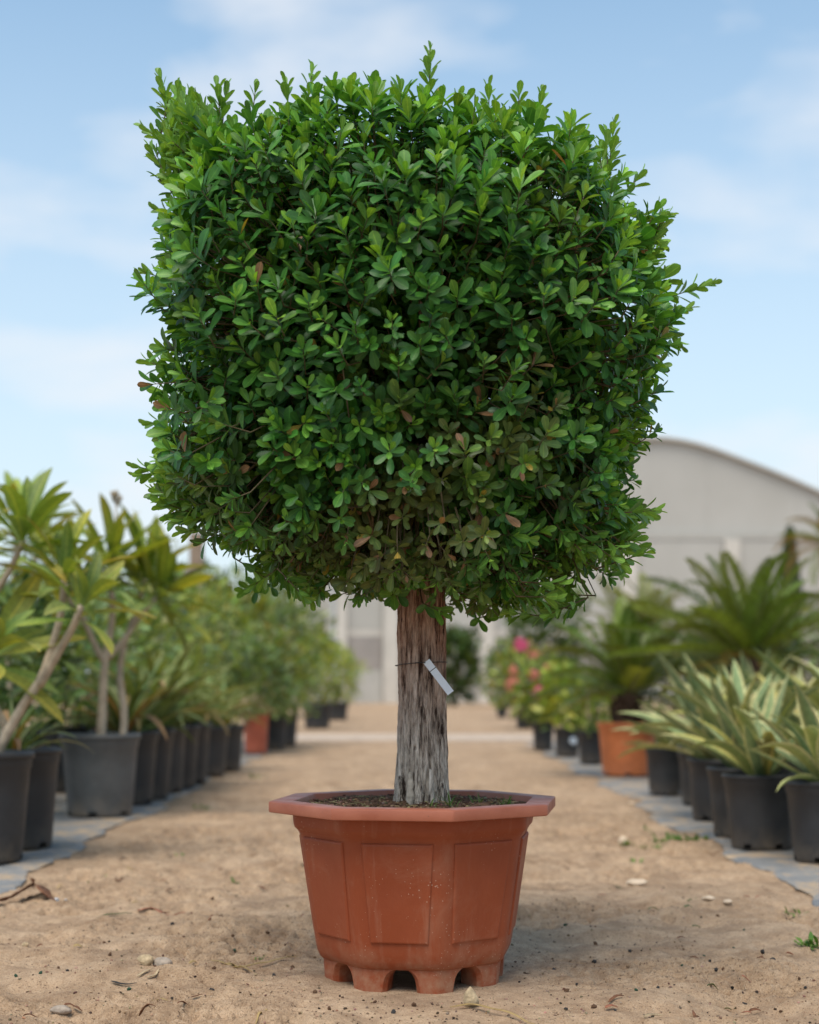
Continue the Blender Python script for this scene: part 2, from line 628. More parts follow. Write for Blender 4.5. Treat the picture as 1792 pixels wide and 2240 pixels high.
terra_rim, nt, b, _ = new_mat('faded_terracotta_rim')
v = coords(nt, 'Object')
c = ramp(nt, noise(nt, 9, 5, 0.6, v).outputs[0], [(0.3, (0.31, 0.085, 0.042)), (0.7, (0.41, 0.135, 0.075))])
sp3 = nt.nodes.new('ShaderNodeTexVoronoi'); sp3.inputs['Scale'].default_value = 40
nt.links.new(v, sp3.inputs['Vector'])
c = mix(nt, math_n(nt, 'MULTIPLY', math_n(nt, 'LESS_THAN', sp3.outputs['Distance'], 0.06), 0.5), c, (0.12, 0.07, 0.05))
nt.links.new(c, b.inputs['Base Color'])
nt.links.new(ramp(nt, noise(nt, 22, 4, 0.6, v).outputs[0], [(0.3, 0.40), (0.7, 0.6)]), b.inputs['Roughness'])
bump(nt, b, noise(nt, 90, 4, 0.6, v).outputs[0], 0.1, 0.004)

soil_m = simple_mat('potting_soil', (0.155, 0.082, 0.047), 0.95, 0.55, 70, 0.15, 0.9, 180)

FACE = R(-9.0)      # one face of the octagon is turned this far from the viewer


def oct_ring(rv, z, cut, k=5):
    out = []
    for i in range(8):
        a = FACE + R(22.5) + i * math.pi / 4
        V0 = np.array([math.sin(a), -math.cos(a)]) * rv
        an, ap = a + math.pi / 4, a - math.pi / 4
        e1 = np.array([math.sin(an), -math.cos(an)]) * rv - V0
        e0 = np.array([math.sin(ap), -math.cos(ap)]) * rv - V0
        A = V0 + e0 / np.linalg.norm(e0) * cut
        B = V0 + e1 / np.linalg.norm(e1) * cut
        for j in range(k):
            t = j / (k - 1)
            p = (1 - t) ** 2 * A + 2 * t * (1 - t) * V0 + t * t * B
            out.append((p[0], p[1], z))
    return out


def oct_loft(rings, cap0=False, cap1=False):
    n = len(rings[0])
    V = np.array([p for r in rings for p in r])
    F = [(i * n + j, i * n + (j + 1) % n, (i + 1) * n + (j + 1) % n, (i + 1) * n + j) for i in range(len(rings) - 1) for j in range(n)]
    if cap0: F.append(tuple(range(n))[::-1])
    if cap1: F.append(tuple(range((len(rings) - 1) * n, len(rings) * n)))
    return V, F


planter = empty('planter', (POT_X, POT_Y, 0.0), 'octagonal terracotta plastic planter with wide rim holding the clipped tree', 'planter')
prof = [(.150, .050, .02), (.196, .046, .02), (.205, .048, .02), (.212, .055, .02), (.217, .066, .02), (.221, .085, .02), (.233, .165, .021), (.2445, .24, .022),
        (.2545, .306, .023), (.2565, .316, .023), (.2605, .323, .022), (.2665, .329, .020), (.2685, .336, .019), (.2705, .3605, .018)]
V, F = oct_loft([oct_ring(*p) for p in prof], cap0=True)
body = obj('body', V, F, terra, planter)
prof = [(.2690, .3610, .012), (.3160, .3610, .004), (.3182, .3622, .004), (.3190, .3645, .004), (.3190, .3805, .004), (.3182, .3830, .004), (.3162, .3842, .004),
        (.2690, .3848, .007), (.2668, .3838, .007), (.2655, .3810, .007), (.2600, .3400, .010)]
V, F = oct_loft([oct_ring(*p) for p in prof])
crisp(obj('rim', V, F, terra_rim, planter))


def oct_r(z):
    zs = [p[1] for p in ((.221, .085), (.2545, .306))]
    return .221 + (.2545 - .221) * (z - .085) / (.306 - .085)


for i in range(8):
    a = FACE + i * math.pi / 4
    nrm = np.array([math.sin(a), -math.cos(a), 0]); tan = np.array([math.cos(a), math.sin(a), 0])
    slope = (.2545 - .221) * math.cos(R(22.5)) / (.306 - .085)
    up = unit(np.array([0, 0, 1.0]) + nrm * slope)
    nf = np.cross(tan, up); nf = nf if nf.dot(nrm) > 0 else -nf

    def fp(u, z, off):
        return nrm * oct_r(z) * math.cos(R(22.5)) + tan * u + np.array([0, 0, z]) + nf * off
    rings = []
    for off, ins in ((-0.002, -0.002), (0.0022, -0.0012), (0.0040, 0.0006), (0.0046, 0.0032)):
        wb, wtp, zb, zt = .058 - ins, .0725 - ins, .106 + ins, .309 - ins
        rings.append([fp(-wb, zb, off), fp(wb, zb, off), fp(wtp, zt, off), fp(-wtp, zt, off)])
    Vp = np.array([p for r in rings for p in r])
    Fp = [(k * 4 + j, k * 4 + (j + 1) % 4, (k + 1) * 4 + (j + 1) % 4, (k + 1) * 4 + j) for k in range(3) for j in range(4)] + [(12, 13, 14, 15)]
    obj('panel', Vp, Fp, terra, planter, smooth=False)
    # foot at the corner next to this face
    av = a + R(22.5)
    er = np.array([math.sin(av), -math.cos(av), 0]); et = np.array([math.cos(av), math.sin(av), 0])
    rings = []
    for z, hw, ro in ((0.0530, .072, .2040), (.0485, .062, .2038), (.0440, .0545, .2035), (.0380, .0480, .2030), (.0280, .0430, .2022), (.0140, .0400, .2012), (-.0055, .0375, .1995)):
        bend_ = hw * math.tan(R(22.5))
        ri = .128
        rings.append([er * ro * 0.985 + np.array([0, 0, z]) + et * 0,
                      er * (ro - 0.010 * math.tan(R(22.5)) - .001) + et * .010 + np.array([0, 0, z]),
                      er * (ro - bend_ + .002) + et * (hw - .004) + np.array([0, 0, z]),
                      er * (ro - bend_ - .010) + et * hw + np.array([0, 0, z]),
                      er * (ri + .02) + et * (hw * .86) + np.array([0, 0, z]),
                      er * ri + et * hw * .6 + np.array([0, 0, z]),
                      er * ri - et * hw * .6 + np.array([0, 0, z]),
                      er * (ri + .02) - et * (hw * .86) + np.array([0, 0, z]),
                      er * (ro - bend_ - .010) - et * hw + np.array([0, 0, z]),
                      er * (ro - bend_ + .002) - et * (hw - .004) + np.array([0, 0, z]),
                      er * (ro - 0.010 * math.tan(R(22.5)) - .001) - et * .010 + np.array([0, 0, z])])
    V, F = oct_loft(rings, cap0=True, cap1=True)
    crisp(obj('foot', V, F, terra, planter), 24)

# soil, slightly mounded round the trunk
na, nr = 160, 46
aa = np.arange(na) * 2 * math.pi / na
rr = np.linspace(0.004, 1, nr)
AA, RR = np.meshgrid(aa, rr)
da = (AA - (FACE + R(22.5)) + math.pi / 8) % (math.pi / 4) - math.pi / 8
apo = 0.2655 * math.cos(R(22.5)) / np.cos(np.abs(da) - math.pi / 8)
SX, SY = np.sin(AA) * RR * apo, -np.cos(AA) * RR * apo
SZ = 0.3715 + 0.011 * (1 - RR) ** 1.0 + 0.010 * fbm(SX * 22, SY * 22, 5, 3) + 0.006 * fbm(SX * 90, SY * 90, 6, 2) - 0.006 * (RR > 0.97)
i = np.arange(na * nr).reshape(nr, na)
F = np.stack([i[:-1], np.roll(i[:-1], -1, 1), np.roll(i[1:], -1, 1), i[1:]], -1).reshape(-1, 4)[:, ::-1]
obj('soil', np.stack([SX, SY, SZ], -1).reshape(-1, 3), F, soil_m, planter)


def soil_z(x, y):
    return 0.3715 + 0.011 * max(0, 1 - math.hypot(x, y) / 0.255) + 0.010 * float(fbm(np.array([x * 22]), np.array([y * 22]), 5, 3)[0])


# crumbs, bark bits and straw on the soil
ICO = None


def rock_template(sub, seed, rough=0.3):
    import bmesh
    bm = bmesh.new()
    bmesh.ops.create_icosphere(bm, subdivisions=sub, radius=1.0)
    V = np.array([v.co[:] for v in bm.verts]); F = np.array([[v.index for v in f.verts] for f in bm.faces])
    bm.free()
    rg = np.random.default_rng(seed)
    D = rg.normal(0, 1, (7, 3)); D /= np.linalg.norm(D, axis=1)[:, None]
    s = np.ones(len(V))
    for d_ in D:
        s = np.minimum(s, (rg.uniform(1 - rough, 1.0)) / np.maximum(V @ d_, 0.2))
    return V * s[:, None], F


def scatter_rocks(P, S, tmpl, rng, flat=0.7):
    """many small lumps as arrays"""
    V0, F0 = tmpl
    n = len(P)
    q = unit(rng.normal(0, 1, (n, 4)))
    w, x, y, z = q.T
    M = np.stack([1 - 2 * (y * y + z * z), 2 * (x * y - z * w), 2 * (x * z + y * w), 2 * (x * y + z * w), 1 - 2 * (x * x + z * z), 2 * (y * z - x * w),
                  2 * (x * z - y * w), 2 * (y * z + x * w), 1 - 2 * (x * x + y * y)], 1).reshape(n, 3, 3)
    st = rng.uniform(0.6, 1.3, (n, 1, 3))
    V = np.einsum('nij,nmj->nmi', M, V0[None] * st) * S[:, None, None]
    V[:, :, 2] *= flat
    V += P[:, None, :]
    F = (F0[None] + (np.arange(n) * len(V0))[:, None, None]).reshape(-1, 3)
    return V.reshape(-1, 3), F, len(V0)


vcol_m, nt, b, _ = new_mat('crumbs')
ca = N(nt, 'ShaderNodeAttribute', attribute_name='col')
nt.links.new(ca.outputs['Color'], b.inputs['Base Color'])
b.inputs['Roughness'].default_value = 0.9
b.inputs['Specular IOR Level'].default_value = 0.2

rg = np.random.default_rng(21)
n = 1500
th, rad_ = rg.uniform(0, 2 * math.pi, n), 0.235 * np.sqrt(rg.uniform(0.03, 1, n))
px_, py_ = rad_ * np.cos(th), rad_ * np.sin(th)
pz_ = 0.3715 + 0.011 * np.clip(1 - rad_ / 0.255, 0, 1) + 0.010 * fbm(px_ * 22, py_ * 22, 5, 3)
S_ = rg.uniform(0.0012, 0.0042, n)
V, F, k = scatter_rocks(np.stack([px_, py_, pz_ + S_ * 0.3], 1), S_, rock_template(1, 3), rg)
cols = jitter_cols([(0.16, 0.085, 0.05), (0.09, 0.05, 0.03), (0.21, 0.12, 0.068), (0.27, 0.19, 0.11)], n, rg, 0.3)
mul = obj('soil_crumbs', V, F, vcol_m, planter, smooth=False, col=np.repeat(cols, k, 0))
tag(mul, kind='stuff')
parts, cc = [], []
for _ in range(260):
    t0, r0 = rg.uniform(0, 2 * math.pi), 0.23 * math.sqrt(rg.uniform(0.05, 1))
    x0, y0 = r0 * math.cos(t0), r0 * math.sin(t0)
    L0, an = rg.uniform(0.008, 0.035), rg.uniform(0, 6.28)
    dz = rg.uniform(-0.1, 0.45)
    p0 = np.array([x0, y0, soil_z(x0, y0) + 0.001])
    if math.hypot(x0 + math.cos(an) * L0, y0 + math.sin(an) * L0) > 0.235: an += math.pi
    p1 = p0 + np.array([math.cos(an), math.sin(an), dz * 0.5]) * L0
    pm = (p0 + p1) / 2 + rg.normal(0, 0.002, 3)
    T = tube([p0, pm, p1], [0.0007, 0.0010, 0.0005], 4, False)
    parts.append(T); cc.append(jitter_cols([(0.28, 0.22, 0.10), (0.16, 0.10, 0.05), (0.34, 0.27, 0.13), (0.07, 0.04, 0.025)], 1, rg, 0.2).repeat(len(T[0]), 0))
V, F = join(parts)
tag(obj('straw_bits', V, F, vcol_m, planter, col=np.vstack(cc)), kind='stuff')

# ================================================================== CLIPPED TREE
TX, TY = 0.027, 3.40
tree = empty('clipped_tree', (TX, TY, 0.37), 'large clipped evergreen tree with dense squarish leafy crown and thick grey trunk', 'tree')
inv = Vector((TX, TY, 0.37))
TO = np.array([TX, TY, 0.37])

bark, nt, b, _ = new_mat('bark')
v = coords(nt, 'Object')
vs_ = coords(nt, 'Object', (1, 1, 0.10))
sepz = N(nt, 'ShaderNodeSeparateXYZ'); nt.links.new(v, sepz.inputs[0])
hgt = N(nt, 'ShaderNodeMapRange')
hgt.inputs['From Min'].default_value, hgt.inputs['From Max'].default_value = 0.10, 0.36
wob = noise(nt, 9, 3, 0.6, coords(nt, 'Object', (1, 1, 0.4)))
nt.links.new(math_n(nt, 'ADD', sepz.outputs[2], math_n(nt, 'MULTIPLY', math_n(nt, 'SUBTRACT', wob.outputs[0], 0.5), 0.25)), hgt.inputs['Value'])
streak = noise(nt, 95, 6, 0.72, vs_)
fine = noise(nt, 240, 4, 0.7, coords(nt, 'Object', (1, 1, 0.16)))
grey = ramp(nt, streak.outputs[0], [(0.39, (0.06, 0.040, 0.030)), (0.455, (0.40, 0.33, 0.26)), (0.56, (0.72, 0.62, 0.51)), (0.75, (0.86, 0.77, 0.66))])
red = ramp(nt, streak.outputs[0], [(0.39, (0.05, 0.022, 0.014)), (0.465, (0.31, 0.165, 0.11)), (0.58, (0.52, 0.33, 0.24)), (0.75, (0.66, 0.48, 0.38))])
c = mix(nt, hgt.outputs[0], grey, red)
c = mix(nt, 0.75, c, ramp(nt, fine.outputs[0], [(0.36, 0.45), (0.52, 1.0), (0.7, 1.25)]), 'MULTIPLY')
nt.links.new(c, b.inputs['Base Color'])
b.inputs['Roughness'].default_value = 0.92
b.inputs['Specular IOR Level'].default_value = 0.2
hb = math_n(nt, 'ADD', math_n(nt, 'MULTIPLY', streak.outputs[0], 1.5), fine.outputs[0])
bump(nt, b, hb, 0.9, 0.008)

# trunk with fibrous, furrowed bark and a flared foot
na, nz_ = 320, 330
zz = np.linspace(-0.02, 0.66, nz_)
th = np.arange(na) * 2 * math.pi / na
TH, ZZ = np.meshgrid(th, zz)
base_r = np.interp(ZZ, [-0.02, 0.0, 0.04, 0.10, 0.25, 0.45, 0.66], [.066, .0605, .0560, .0535, .0512, .0500, .0505])
cxs = np.interp(ZZ, [0, 0.2, 0.4, 0.66], [0.0, -0.001, -0.002, -0.003])
ar = TH * 0.052
roots = 0.009 * np.clip(1 - (ZZ + 0.02) / 0.12, 0, 1) ** 1.6 * (np.cos(TH * 5 + 0.7 + 0.6 * np.sin(TH * 2)) * 0.7 + 0.5 * np.cos(TH * 9 + 2))
warp = 0.30 * fbm(TH * 3, ZZ * 9, 91, 3)
f1 = 1 - np.abs(2 * fbm(ar * 105 + warp * 3.0, ZZ * 6.5, 92, 3))
f2 = fbm(ar * 330 + warp * 4, ZZ * 16, 95, 3)
lump = fbm(TH * 1.2, ZZ * 5, 97, 3)
rad_ = base_r + roots + 0.0055 * (f1 - 0.75) + 0.0026 * f2 + 0.0045 * lump
crack = np.clip(fbm(ar * 80 + warp * 5, ZZ * 4.2, 99, 3) - 0.30, 0, 1)
rad_ = rad_ - 0.020 * crack
knots = 0.004 * np.clip(vnoise(TH * 6, ZZ * 40, 98) - 0.36, 0, 1) * 6
rad_ = rad_ - knots
V = np.stack([np.sin(TH) * rad_ + cxs, -np.cos(TH) * rad_, ZZ], -1).reshape(-1, 3)
i = np.arange(na * nz_).reshape(nz_, na)
F = np.stack([i[:-1], np.roll(i[:-1], -1, 1), np.roll(i[1:], -1, 1), i[1:]], -1).reshape(-1, 4)
trunk = obj('trunk', V, F, bark, tree)
# pale sliver where the bark has peeled, and split bark plates round the foot
pale_wood = simple_mat('pale_wood', (0.44, 0.37, 0.29), 0.9, 0.35, 60, 0.2, 0.6, 120)
for az, zb, ht, hw, mt_ in ((-0.46, 0.0, 0.075, 0.0105, pale_wood), (0.30, -0.004, 0.085, 0.0085, bark), (-0.05, -0.004, 0.06, 0.008, bark), (0.78, -0.004, 0.055, 0.0095, bark), (-0.95, -0.004, 0.07, 0.009, bark)):
    rows = 9
    Vp, Fp = [], []
    for k in range(rows):
        t = k / (rows - 1)
        z = zb + ht * t
        w = hw * (1 - 0.5 * t) * (1 + 0.25 * math.sin(k * 2.3 + az * 9)) * (0.35 if k == rows - 1 else 1)
        r_o = 0.0625 - 0.075 * min(z + 0.02, 0.09) + 0.003
        for s, dr in ((-1, -0.012), (-0.6, 0.002), (0.3, 0.0036), (1, 0.0006), (1, -0.012)):
            a_ = az + s * w / 0.06
            Vp.append((math.sin(a_) * (r_o + dr), -math.cos(a_) * (r_o + dr), z))
    for k in range(rows - 1):
        for j in range(4):
            a_ = k * 5 + j
            Fp.append((a_, a_ + 1, a_ + 6, a_ + 5))
    Fp.append(tuple(range((rows - 1) * 5, rows * 5)))
    obj('bark_plate', np.array(Vp), Fp, mt_, tree)

# ---- outline of the crown, read off the photograph (1725-wide view), turned into metres at the trunk's distance
OUT = [(345, 185), (440, 190), (540, 190), (640, 175), (740, 178), (820, 190), (905, 180), (1000, 190), (1090, 185), (1165, 205), (1230, 265), (1300, 290), (1350, 360), (1400, 410), (1432, 470),
       (1425, 545), (1470, 610), (1435, 690), (1405, 745), (1385, 820), (1392, 900), (1362, 965), (1375, 1030), (1395, 1085), (1345, 1150), (1285, 1195), (1205, 1245),
       (1120, 1290), (1040, 1292), (990, 1262), (955, 1235), (880, 1245), (800, 1262), (735, 1235), (690, 1222), (650, 1268), (585, 1242), (500, 1205), (420, 1160), (372, 1095), (318, 1045),
       (282, 990), (305, 915), (322, 850), (300, 770), (318, 690), (300, 600), (335, 520), (345, 440), (350, 370), (305, 285), (330, 235)]
OUT = np.array(OUT, float) * (1792 / 1725.0)
CRX, CRZ = (878 - CX) / F_PX * 3.4, CAM_H + (HZ - 770) / F_PX * 3.3
# the silhouette is drawn by the near edge at the top and the sides, by the middle at the bottom
od = np.interp(OUT[:, 1], [150, 900, 1200, 1350], [3.06, 3.08, 3.12, 3.34])
ox = (OUT[:, 0] - CX) / F_PX * od - CRX
oz = CAM_H + (HZ - OUT[:, 1]) / F_PX * od - CRZ
oth, orr = np.arctan2(oz, ox), np.hypot(ox, oz)
o_ = np.argsort(oth)
oth, orr = oth[o_], orr[o_]
oth = np.concatenate([[oth[-1] - 2 * math.pi], oth, [oth[0] + 2 * math.pi]])
orr = np.concatenate([[orr[-1]], orr, [orr[0]]])
CR_D, CR_P = 0.50, 3.6
CC = np.array([CRX, 3.40, CRZ])


def crown_surface(D):
    """distance from the crown's centre to its surface along unit directions D; silhouette from the outline, rounded-box depth"""
    h = np.hypot(D[:, 0], D[:, 2]) + 1e-9
    rho = np.interp(np.arctan2(D[:, 2], D[:, 0]), oth, orr)
    # away from the silhouette the lumps of the outline fade to an even box
    smooth = np.interp(np.arctan2(D[:, 2], D[:, 0]), oth, np.convolve(np.concatenate([orr[-5:-1], orr, orr[1:5]]), np.ones(9) / 9, 'same')[4:-4])
    k = np.clip(np.abs(D[:, 1]) * 2.0, 0, 1)[:, ]
    rho = rho * (1 - k) + smooth * k
    dd = np.full(len(D), CR_D)
    return 1.0 / ((h / rho) ** CR_P + (np.abs(D[:, 1]) / dd) ** CR_P) ** (1 / CR_P)


def crown_normal(D):
    e = 1e-2
    A = unit(np.cross(D, np.array([0.31, 0.2, 0.93])))
    B = np.cross(D, A)
    P0 = D * crown_surface(D)[:, None]
    Da, Db = unit(D + e * A), unit(D + e * B)
    Pa, Pb = Da * crown_surface(Da)[:, None], Db * crown_surface(Db)[:, None]
    n = unit(np.cross(Pa - P0, Pb - P0))
    return n * np.sign((n * D).sum(1))[:, None]


def poisson(P, r, keep):
    """thin points so that neighbours are about r apart"""
    cell = {}
    out = []
    for i_ in range(len(P)):
        k = tuple(int(math.floor(c_ / r[i_])) for c_ in P[i_])
        ok = True
        for dx in (-1, 0, 1):
            for dy in (-1, 0, 1):
                for dz in (-1, 0, 1):
                    for j_ in cell.get((k[0] + dx, k[1] + dy, k[2] + dz), ()):
                        if (P[i_][0] - P[j_][0]) ** 2 + (P[i_][1] - P[j_][1]) ** 2 + (P[i_][2] - P[j_][2]) ** 2 < r[i_] ** 2:
                            ok = False; break
                    if not ok: break
                if not ok: break
            if not ok: break
        if ok:
            cell.setdefault(k, []).append(i_); out.append(i_)
            if len(out) >= keep: break
    return np.array(out)


rg = np.random.default_rng(5)
cand = unit(rg.normal(0, 1, (30000, 3)))
surf = crown_surface(cand)
keep_p = (surf / surf.max()) ** 2
cand = cand[rg.uniform(0, 1, len(cand)) < keep_p]
surf = crown_surface(cand)
Pc = cand * surf[:, None]
spacing = np.where(cand[:, 1] > 0.25, 0.060, 0.043)
sel = poisson(Pc, spacing, 5000)
D1, S1 = cand[sel], surf[sel]
N1 = crown_normal(D1)
P1 = D1 * S1[:, None]


def n3(P, f, seed):
    return fbm(P[:, 0] * f + P[:, 1] * f * 0.7, P[:, 2] * f - P[:, 1] * f * 0.6, seed, 2)


def shoots(P, Nn, rng, layer):
    """tips P (relative to the crown's centre) and outward normals -> stems and leaves"""
    n = len(P)
    hz_ = np.clip((P[:, 2] + 0.46) / 0.98, 0, 1)           # 0 bottom, 1 top of the crown
    up = np.array([0, 0, 1.0])
    side = unit(P * np.array([1, 1, 0.15]))
    wup = np.interp(hz_, [0, 0.3, 0.7, 1.0], [0.10, 0.38, 0.75, 1.0])[:, None]
    D = unit(Nn * 0.75 + side * 0.35 * (1 - hz_)[:, None] + up * wup + rng.normal(0, 0.24, (n, 3)))
    stem = np.interp(hz_, [0, 0.4, 1], [0.042, 0.058, 0.095]) * rng.uniform(0.65, 1.4, n)
    nl = np.clip(np.round(np.interp(hz_, [0, 0.4, 1], [11, 15, 21]) * rng.uniform(0.8, 1.25, n)), 7, 24).astype(int)
    Lm = np.interp(hz_, [0, 0.25, 0.55, 1], [0.028, 0.0345, 0.0405, 0.0430]) * np.clip(rng.normal(1, 0.16, n), 0.55, 1.16)
    vig = np.clip(rng.normal(0.5, 0.28, n) + 0.25 * (hz_ - 0.4), 0, 1)                 # vigour: how fresh and large the tip is
    tipf = n3(P, 4.0, 301)                                       # patches of fresh and of tired leaves
    m = 24
    k = np.arange(m)[None]
    t = k / (nl[:, None] - 1)                                 # 0 base .. 1 tip
    use = k < nl[:, None]
    t = np.clip(t, 0, 1)
    A = unit(np.cross(D, rng.normal(0, 1, (n, 3))))
    B = np.cross(D, A)
    phi = k * 2.39996 + rng.uniform(0, 6.28, (n, 1)) + rng.normal(0, 0.25, (n, m))
    Rr = np.cos(phi)[..., None] * A[:, None] + np.sin(phi)[..., None] * B[:, None]
    sag = rng.normal(0, 0.10, (n, 1, 3))
    along = (t ** 0.8 - 1) * stem[:, None]
    base = P[:, None] + D[:, None] * along[..., None] + sag * (along ** 2)[..., None] * 6
    inc = np.radians(np.interp(t, [0, 0.55, 0.9, 1.0], [78, 58, 34, 20]) + rng.normal(0, 9, (n, m)))
    Y = np.cos(inc)[..., None] * D[:, None] + np.sin(inc)[..., None] * Rr
    Zh = np.sin(inc)[..., None] * D[:, None] - np.cos(inc)[..., None] * Rr
    Y = unit(Y + rng.normal(0, 0.10, (n, m, 3)) + np.array([0, 0, -0.07]))
    Zh = Zh + rng.normal(0, 0.18, (n, m, 3))
    L = Lm[:, None] * np.interp(t, [0, 0.3, 0.75, 0.93, 1], [0.80, 1.05, 1.08, 0.82, 0.62]) * rng.uniform(0.82, 1.18, (n, m))
    W = L * rng.uniform(0.33, 0.46, (n, m))
    bend_ = rng.uniform(-0.10, 0.26, (n, m)) * np.interp(t, [0, 1], [1.2, 0.4])
    # colour: deep green below, fresher to the tip, olive and tired leaves low in the crown and in patches
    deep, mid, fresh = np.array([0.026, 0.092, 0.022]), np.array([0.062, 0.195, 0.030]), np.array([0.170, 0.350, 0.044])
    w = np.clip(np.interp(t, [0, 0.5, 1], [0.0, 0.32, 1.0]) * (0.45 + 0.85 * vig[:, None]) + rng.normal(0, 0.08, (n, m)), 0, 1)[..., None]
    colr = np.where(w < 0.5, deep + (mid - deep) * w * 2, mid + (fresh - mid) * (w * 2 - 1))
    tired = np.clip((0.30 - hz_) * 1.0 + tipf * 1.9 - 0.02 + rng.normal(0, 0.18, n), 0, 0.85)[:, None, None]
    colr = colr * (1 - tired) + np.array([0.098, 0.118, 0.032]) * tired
    colr = colr * (1 + rng.normal(0, 0.16, (n, m, 1))) * (1 + rng.normal(0, 0.05, (n, m, 3)))
    rnd = rng.uniform(0, 1, (n, m))
    pb = 0.003 + 0.040 * tired[..., 0]
    colr = np.where((rnd < pb)[..., None], np.array([0.24, 0.135, 0.066]), colr)
    colr = np.where(((rnd > 1 - pb * 0.6))[..., None], np.array([0.24, 0.185, 0.032]), colr)
    f = use.ravel()
    fl = lambda a: a.reshape(-1, a.shape[-1])[f] if a.ndim == 3 else a.ravel()[f]
    X_, Y_, Z_ = frames(fl(Y), fl(Zh))
    base = base + unit(Y) * 0.0015
    return dict(P=fl(base), X=X_, Y=Y_, Z=Z_, L=fl(L), W=fl(W), b=fl(bend_), c=np.clip(fl(colr), 0.004, 0.6)), (P, D, stem, sag[:, 0])


# clumps stand proud, gaps between them fall back
lumps = n3(P1, 5.2, 311) * 0.17 + n3(P1, 10.0, 317) * 0.17
lowk = np.clip(0.55 - P1[:, 2], 0, 1)[:, None]
rim = np.clip(np.abs(N1[:, 1]) * 1.3, 0.25, 1)
off = -0.030 + np.clip(lumps, -0.15, 0.045) * rim - np.abs(rg.normal(0, 0.012, len(P1))) + np.where(rg.uniform(0, 1, len(P1)) < 0.14, rg.uniform(0.01, 0.05, len(P1)), 0)
A1, stems1 = shoots(P1 + N1 * off[:, None], N1, rg, 0)
# second, deeper layer that closes the gaps with shaded leaves
sel2 = poisson(Pc[::-1], np.full(len(Pc), 0.070), 2600)
D2 = cand[::-1][sel2]
N2 = crown_normal(D2)
P2 = D2 * crown_surface(D2)[:, None]
A2, stems2 = shoots(P2 - N2 * (0.125 + np.abs(rg.normal(0, 0.03, len(P2))))[:, None], N2, rg, 1)
# third layer deep inside
D3 = unit(rg.normal(0, 1, (1200, 3)) - np.array([0, 0, 0.35]))
P3 = D3 * (crown_surface(D3) * rg.uniform(0.45, 0.78, 1200))[:, None]
A3, stems3 = shoots(P3, D3, rg, 2)
# the underside is closed by more shaded shoots
D5 = unit(rg.normal(0, 1, (1500, 3)))
D5 = D5[D5[:, 2] < -0.35]
P5 = D5 * (crown_surface(D5) * rg.uniform(0.72, 0.93, len(D5)))[:, None]
A5, stems5 = shoots(P5, unit(D5 * np.array([1, 1, 0.3])), rg, 3)
A5['L'] = A5['L'] * 1.25; A5['W'] = A5['W'] * 1.25
# single shoots that stick out of the clipped shape
SOLO = [((906, 82), (0.02, 0, 1), 0.17), ((332, 140), (-0.25, 0, 1), 0.17), ((372, 160), (-0.1, -.2, 1), 0.13), ((286, 256), (-1.0, 0, 0.75), 0.13), ((308, 432), (-1, -.1, 0.35), 0.09), ((662, 122), (0.15, 0, 1), 0.10),
        ((1030, 162), (0.0, -.1, 1), 0.10), ((1145, 172), (0.15, 0, 1), 0.11), ((1296, 240), (0.12, 0, 1), 0.14), ((1520, 590), (1.0, -.1, 0.30), 0.17), ((1470, 640), (1, -.2, 0.35), 0.13), ((1448, 745), (0.75, 0, -0.9), 0.11), ((278, 568), (-1, 0, 0.25), 0.10),
        ((284, 752), (-1, 0, 0.35), 0.09), ((266, 978), (-1, -.1, 0.2), 0.10), ((270, 1002), (-1, 0, -0.1), 0.08), ((290, 890), (-1, 0, 0.0), 0.07), ((455, 160), (-0.1, 0, 1), 0.11), ((742, 150), (0, 0, 1), 0.09), ((1390, 1095), (1, 0, -0.3), 0.1),
        ((660, 1285), (0.2, -.3, -1), 0.10), ((640, 1270), (-0.3, -.4, -0.9), 0.09), ((1075, 1308), (0.2, -.6, -0.9), 0.12), ((1030, 1300), (-0.5, -.5, -0.8), 0.11), ((1150, 1295), (0.5, -.5, -0.8), 0.10), ((1335, 1172), (0.6, 0, -0.9), 0.09), ((1428, 440), (1, 0, 0.6), 0.1), ((1362, 350), (0.6, 0, 0.8), 0.1),
        ((1195, 235), (0.2, 0, 1), 0.1), ((600, 150), (-0.1, 0, 1), 0.09), ((540, 165), (0.1, 0, 1), 0.09), ((690, 175), (0, -.1, 1), 0.1), ((830, 172), (0, 0, 1), 0.09), ((970, 180), (0.1, 0, 1), 0.09), ((1095, 170), (0.05, 0, 1), 0.1), ((480, 165), (0.15, -.2, 1), 0.1), ((400, 175), (0.05, -.3, 1), 0.11)]
rs5 = np.random.default_rng(88)
n_named = len(SOLO)
